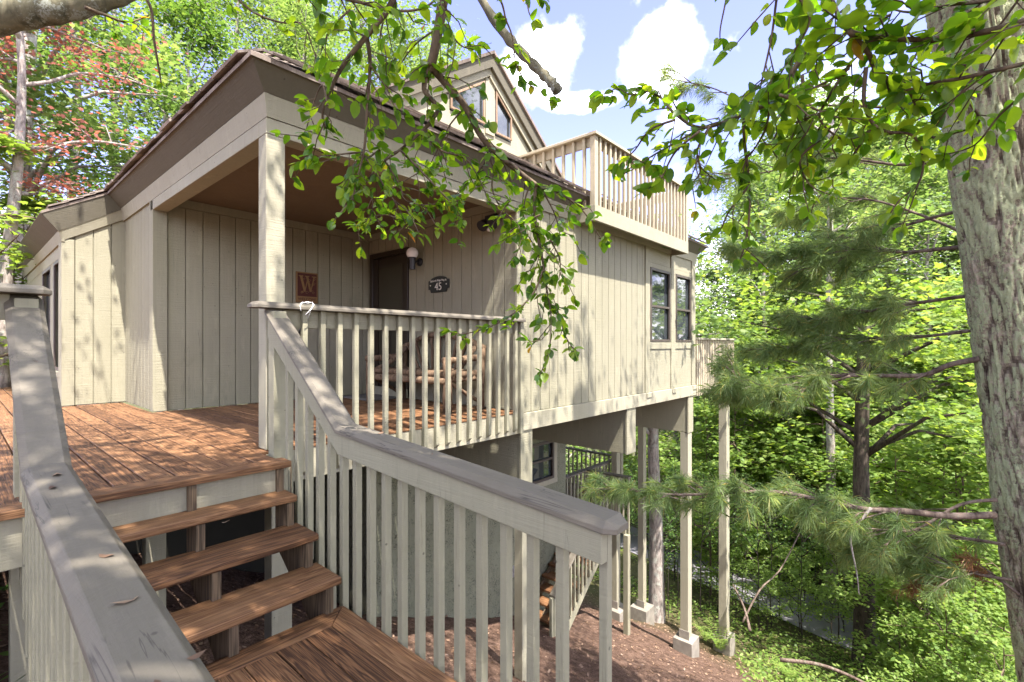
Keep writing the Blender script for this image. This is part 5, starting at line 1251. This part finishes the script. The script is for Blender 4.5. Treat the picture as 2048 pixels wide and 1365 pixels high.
    # two trunks one can pick out
    def trunk_tree(name, label, px, d, r, H, bm, k=6500, lo=.55, lm='leaf_b'):
        x, y = plan(px, d); z = zg(x, y); t = thing(name, (x, y, z), label, 'tree'); b = MB()
        pts = smooth_path([(x, y, z - .4), (x + .02, y, z + H * .25), (x - .06, y + .05, z + H * .55), (x + .1, y, z + H)], 6); n = len(pts)
        b.tube(pts, [r * (1.55 if i == 0 else 1.22 if i == 1 else 1.08 if i == 2 else 1) * (1 - .55 * i / n) for i in range(n)], 16)
        b.build('trunk', bm, t, smooth=True)
        rr = np.random.default_rng(int(px)); A = []
        br = MB()
        for _ in range(16):
            a = rr.uniform(0, 6.28); h = H * rr.uniform(lo, 1.0); L = rr.uniform(1.2, 3.2); q = np.array([x + math.cos(a) * L, y + math.sin(a) * L, z + h + rr.uniform(0, 1.2)])
            br.tube([(x, y, z + h - .3), tuple((np.array([x, y, z + h]) + q) / 2 + np.array([0, 0, .2])), tuple(q)], [r * .28, r * .16, .01], 6)
            A += [q + rr.normal(0, .7, 3) * np.array([1, 1, .45]) for _ in range(8)]
        br.build('limbs', bm, t, smooth=True)
        A = np.array(A); P = A[rr.integers(0, len(A), k)] + rr.normal(0, 1, (k, 3)) * np.array([.38, .38, .16]); 
        link('crown', flat_leaves('crown', P - np.array((x, y, z)), .15, M[lm], rr, MAPLE, .25, .45, None, .25), t)
    trunk_tree('maple_tree', 'pale grey leaning maple trunk standing just behind the left wing of the house', 52, 11.5, .24, 10.5, M['bark_grey'])
    trunk_tree('hardwood_tree', 'straight grey-barked tree trunk standing right behind the house stilts', 1312, 12.3, .20, 8.6, M['bark_grey'], 3500)
    trunk_tree('hardwood_tree', 'dark mossy tree trunk standing in the wood in front of the road', 1728, 11.2, .24, 8.0, M['bark_dark'], 6000, .60, 'leaf_c')
    trunk_tree('hardwood_tree', 'slim grey trunk rising through the green wood, right of the rear deck', 1662, 17, .17, 17, M['bark_grey'], 4500)
    # saplings and shrubs down the slope
    for i in range(64):
        px = pr.uniform(1230, 2080); d = pr.uniform(11.5, 20) if px > 1780 else pr.uniform(21, 30); T(pe if i % 3 == 0 else pd, px, d, pr.uniform(.6, 1.25), 'slender leafy sapling with level sprays on the slope below the house', gs, 'sapling')
    for px, d, sc in ((1860, 9.5, .7), (1960, 9, .75), (1800, 10.2, .6), (1900, 8.2, .5), (1420, 15, .85), (2000, 7.6, .5), (1350, 17, .8), (1470, 19, 1.5), (1560, 21, 1.7), (1640, 19, 1.7), (1720, 21, 1.8), (1800, 15, 1.3), (1880, 13, 1.25), (1500, 20, 1.6), (1600, 21, 1.7), (1690, 20, 1.7), (1780, 19, 1.6), (1860, 17, 1.5), (1960, 14, 1.4), (1420, 19, 1.3)):
        T(pd, px, d, sc, 'maple sapling with tiered bright leaves at the edge of the wood', 'bright saplings at the wood edge', 'sapling')
    for px, d, sc in ((1470, 13.2, .55), (1515, 14.5, .7), (1560, 13.8, .6), (1600, 12.8, .55), (1640, 14.2, .7), (1690, 13.4, .6), (1420, 15.5, .7), (1750, 12.2, .6), (1580, 16, .8), (1660, 12.4, .5), (1535, 12.6, .45)):
        T(pe, px, d, sc, 'slim leafy sapling growing in front of the road', 'leafy saplings in front of the road', 'sapling')
    for i in range(44):
        px = pr.uniform(1255, 1950); d = pr.uniform(12.5, 17); T(ph, px, d, pr.uniform(.55, .9), 'thin dark bare-stemmed sapling in front of the road', 'thin saplings in front of the road', 'sapling')
    for i in range(40):
        px = pr.uniform(1780, 2080); d = pr.uniform(7.8, 13); T(pg, px, d, pr.uniform(.5, 1.1), 'low green shrub in the undergrowth beyond the stilts', gu, 'shrub')
    for p in (pa, pb, pc, pd, pe, pf, pg, ph, pt, pm, pk): drop(p)
woods()
def floor_cover():
    rng = np.random.default_rng(77)
    def surf(x, y): return np.array([zg(a, b) + .16 * mnoise.noise(Vector((a * .5, b * .5, 0))) + .05 * mnoise.noise(Vector((a * 2.1, b * 2.1, 3))) for a, b in zip(x, y)])
    # ground cover: sunlit strip past the footings and on into the wood
    X = []; 
    n = 60000; x = rng.uniform(7.6, 24, n); y = rng.uniform(-5, 13, n)
    edge = 12.1 + .35 * np.sin(y * 1.9) - 2.6 * np.clip(3.7 - y, 0, 1.5)
    p = np.clip((x - edge) / 1.2, 0, 1) * np.where(x < 14.5, 1, .35); rc = 17.0 + .45 * (y - 1.45)
    k = (rng.uniform(0, 1, n) < p) & (np.abs(x - rc) > 2.5); x, y = x[k], y[k]; z = surf(x, y) + rng.uniform(.02, .22, len(x)) * (.4 + .6 * rng.uniform(0, 1, len(x)))
    P = np.stack([x, y, z], 1)
    o = link('ground_cover', flat_leaves('ground_cover', P, .085, M['leaf_c'], rng, OVAL, .1, .5, None, .2)); o['kind'] = 'stuff'; tag(o, 'bright low leafy ground cover on the slope beyond the concrete footings', 'ground cover')
    n = 9000; x = rng.uniform(-1, 15, n); y = rng.uniform(-3, 8, n); z = surf(x, y) + .012; P = np.stack([x, y, z], 1)
    o = link('leaf_litter', flat_leaves('leaf_litter', P, .05, M['litter'], rng, OVAL, .0, .35, None, .3)); o['kind'] = 'stuff'; tag(o, 'dry brown leaf litter and bark chips on the bare soil under the house', 'leaf litter')
    n = 420; x = rng.uniform(-.8, .9, n); y = rng.uniform(1.5, 6.5, n); z = surf(x, y) + rng.uniform(.05, .25, n); P = np.stack([x, y, z], 1)
    o = link('ground_cover', flat_leaves('ground_cover', P, .08, M['leaf_a'], rng, OVAL, .1, .4, None, .2)); o['kind'] = 'stuff'; tag(o, 'sparse green weeds in the dark under the deck beside the steps', 'weeds')
    # ferns
    for (px, py, d) in ((1415, 1082, 11.2), (1440, 1100, 10.6), (1770, 1330, 8.4), (1580, 1240, 9.4)):
        x, y = plan(px, d); z = zg(x, y) + .02; V = []
        for f in range(11):
            a = f * .571 + rng.uniform(-.2, .2); L = rng.uniform(.35, .55)
            for s in range(14):
                t = (s + 1) / 15; c = np.array([x + math.cos(a) * L * t, y + math.sin(a) * L * t, z + .38 * math.sin(t * 2.2)]); w = .11 * (1 - t) ** .7 + .01
                sd_ = np.array([-math.sin(a), math.cos(a), -.15]); fw = np.array([math.cos(a), math.sin(a), 0])
                for q in (-1, 1): V += [c, c + sd_ * q * w * .5 + fw * .02, c + sd_ * q * w + fw * .012, c + sd_ * q * w * .5 - fw * .006]
        V = np.array(V) - np.array((x, y, z)); me = np_mesh('fern', V, 4, M['leaf_c'], rng.uniform(.2, .9, len(V) // 4))
        o = link('fern', me, None, (x, y, z)); tag(o, 'small bright green fern with arching fronds on the slope past the footings', 'fern', 'ferns on the slope')
    # fallen sticks
    pr = random.Random(8)
    for name, lab, px, r in (('fallen_branch', 'long fallen brown branch lying across the ground cover at the bottom right', ((1560, 1320, 8.6), (1640, 1330, 8.3), (1720, 1362, 7.9), (1760, 1390, 7.6)), .035), ('leaning_stick', 'thin bare pole leaning up through the saplings beyond the stilts', ((1500, 1262, 9.8), (1488, 1215, 10.2), (1466, 1170, 10.8)), .03), ('forked_dead_branch', 'pale forked dead branch propped up between the saplings', ((1485, 1245, 10.2), (1520, 1180, 10.4), (1560, 1140, 10.6), (1600, 1065, 10.9)), .022)):
        m = MB(); m.tube(smooth_path([tuple(at(*q)) for q in px], 5), [r * (1 - .5 * i / (5 * (len(px) - 1))) for i in range(5 * (len(px) - 1) + 1)], 8)
        tag(m.build(name, M['bark_bough'], loc=tuple(at(*px[0])), smooth=True), lab, 'branch')
    # fallen leaf scraps on the handrail and boards
    k = 0
    for (x, y, z) in ((.235, 1.55, capz(1.55) + .004), (.26, 1.28, capz(1.28) + .004), (.21, 2.2, capz(2.2) + .004), (.24, 2.35, capz(2.35) + .004), (.23, 3.0, capz(3.0) - .004), (.27, 1.0, capz(1.0) + .004), (.22, .98, capz(.98) + .004), (1.1, 1.9, -.715), (1.0, 2.1, -.715), (1.25, 1.75, -.715), (.7, 3.12, .005), (.9, 2.75, -.175), (.8, 4.2, .004), (1.1, 4.8, .004), (1.45, 1.75, capz(1.75) + .004), (1.46, 2.2, capz(2.2) + .004)):
        me = flat_leaves('fallen_leaf', np.zeros((1, 3)), .045, M['litter'], rng, OVAL, .0, .12, None, .5)
        o = link('fallen_leaf', me, None, (x, y, z)); tag(o, 'small dry curled leaf lying on the handrails, steps and deck boards', 'dry leaf', 'dry leaves on the woodwork'); k += 1
floor_cover()
